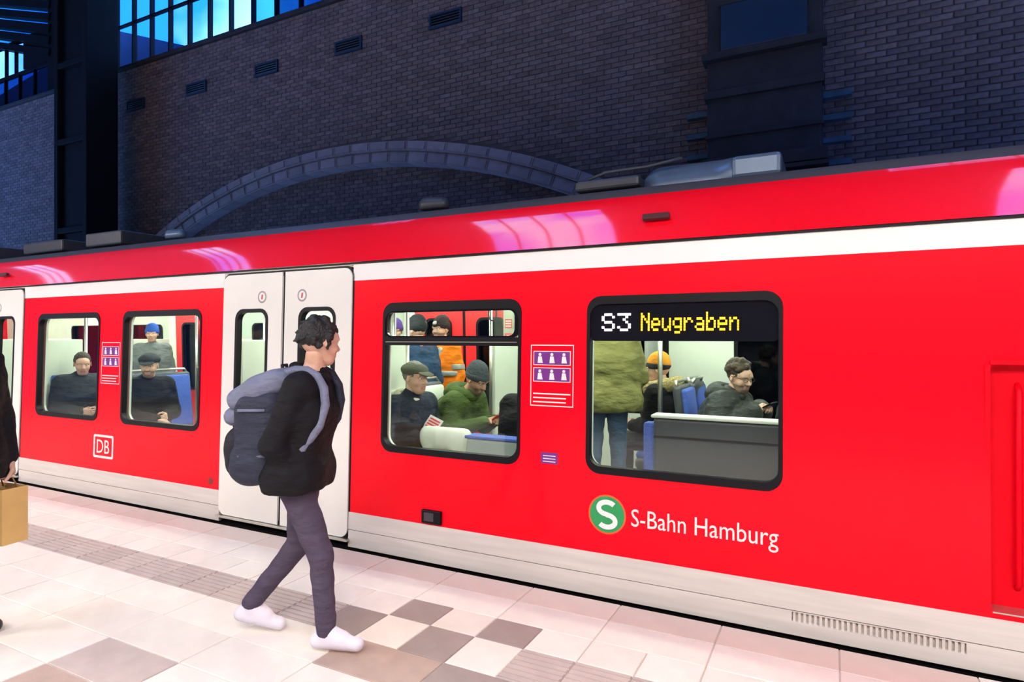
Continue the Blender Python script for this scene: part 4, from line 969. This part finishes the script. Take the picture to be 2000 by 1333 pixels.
# ---- passengers by window B
P = stand_pose(); P.update(elr=v3(.03, -.26, 1.14), wrr=v3(.20, -.20, 1.10))
person('standing passenger in olive green jacket and blue jeans in the aisle', (-1.70, 5.05, FZ), R(112), P, OLIVE, JEANS, BSHOE, hair='short', bulk=.05, long_top=.06, scale=1.02, wr=.016)
P = sit_pose(.08)
person('seated passenger in black coat with tan fur hood and orange-topped cap', (-1.34, 5.70, FZ), R(176), P, BLK, CHAR, BSHOE, head_rot=(0, R(6), R(12)), hat='beanie', hatm=ORK, hatm2=CHAR, bulk=.035, collar=(FUR, .058, 'fur'))
P = sit_pose(.22); P.update(wrl=v3(.36, .05, .93), wrr=v3(.34, -.07, .93), elr=v3(.12, -.29, .78), ell=v3(.12, .29, .78))
person('seated passenger with curly brown hair in black puffer jacket holding a phone', (-.84, 5.24, FZ), R(-14), P, PUFFM, CHAR, BSHOE, head_rot=(0, R(12), R(-26)), hair='curly', hairm=mat('hair_brown2', (.045, .026, .014), .6, var=.3, vscale=80), bulk=.045, puff=1., beard=True, glasses=True,
       hands={'r': {'curl': .9, 'up': (0, -.6, .8)}, 'l': {'curl': .9, 'up': (0, .6, .8)}}, collar=(PUFFM, .044, 'hood'))
ph = empty('phone', (-.425, 5.14, 1.035), R(-14)); tag(ph, 'black phone held by the passenger in the puffer jacket', 'phone')
bm = bmesh.new(); b_box(bm, (0, 0, 0), (.075, .15, .009), Euler((0, R(-30), 0)), .003); fin(bm, 'phone_case', BLACK, ph)
bm = bmesh.new(); b_box(bm, (-.003, 0, .005), (.066, .138, .002), Euler((0, R(-30), 0))); fin(bm, 'screen', SATIN, ph)
P = sit_pose(.1)
person('seated passenger in charcoal coat behind the one in the puffer jacket', (-.30, 5.84, FZ), R(-5), P, CHAR, CHAR, BSHOE, hair='short', hairm=DHAIR, bulk=.03)
# ---- passengers by the left windows
P = sit_pose(.1); P.update(wrr=v3(.42, -.06, .66), elr=v3(.14, -.25, .70))
person('seated passenger in dark cap and black jacket leaning at the window beside the cream door', (-6.45, 4.08, FZ), R(-10), P, BLK, CHAR, BSHOE, head_rot=(0, R(6), R(-35)), hat='cap', hatm=CHAR, bulk=.04, beard=True, hands={'r': {'curl': .5, 'up': (0, 0, 1)}})
P = stand_pose()
person('standing passenger in blue knit hat and grey coat in the aisle', (-8.45, 5.45, FZ), R(-40), P, GREYC, CHAR, BSHOE, hat='beanie', hatm=BLUEK, bulk=.02, scale=.94)
P = sit_pose(.1)
person('seated passenger in charcoal jacket with brown hair by the window next to the logo', (-7.60, 4.04, FZ), R(-8), P, CHAR, CHAR, BSHOE, hair='short', bulk=.04, head_rot=(0, R(10), R(-15)))
P = stand_pose()
person('standing passenger in dark blue coat beside the grab pole in the aisle', (-6.05, 5.5, FZ), R(-80), P, DENIMN, JEANS, BSHOE, hair='short', hairm=DHAIR, bulk=.02)
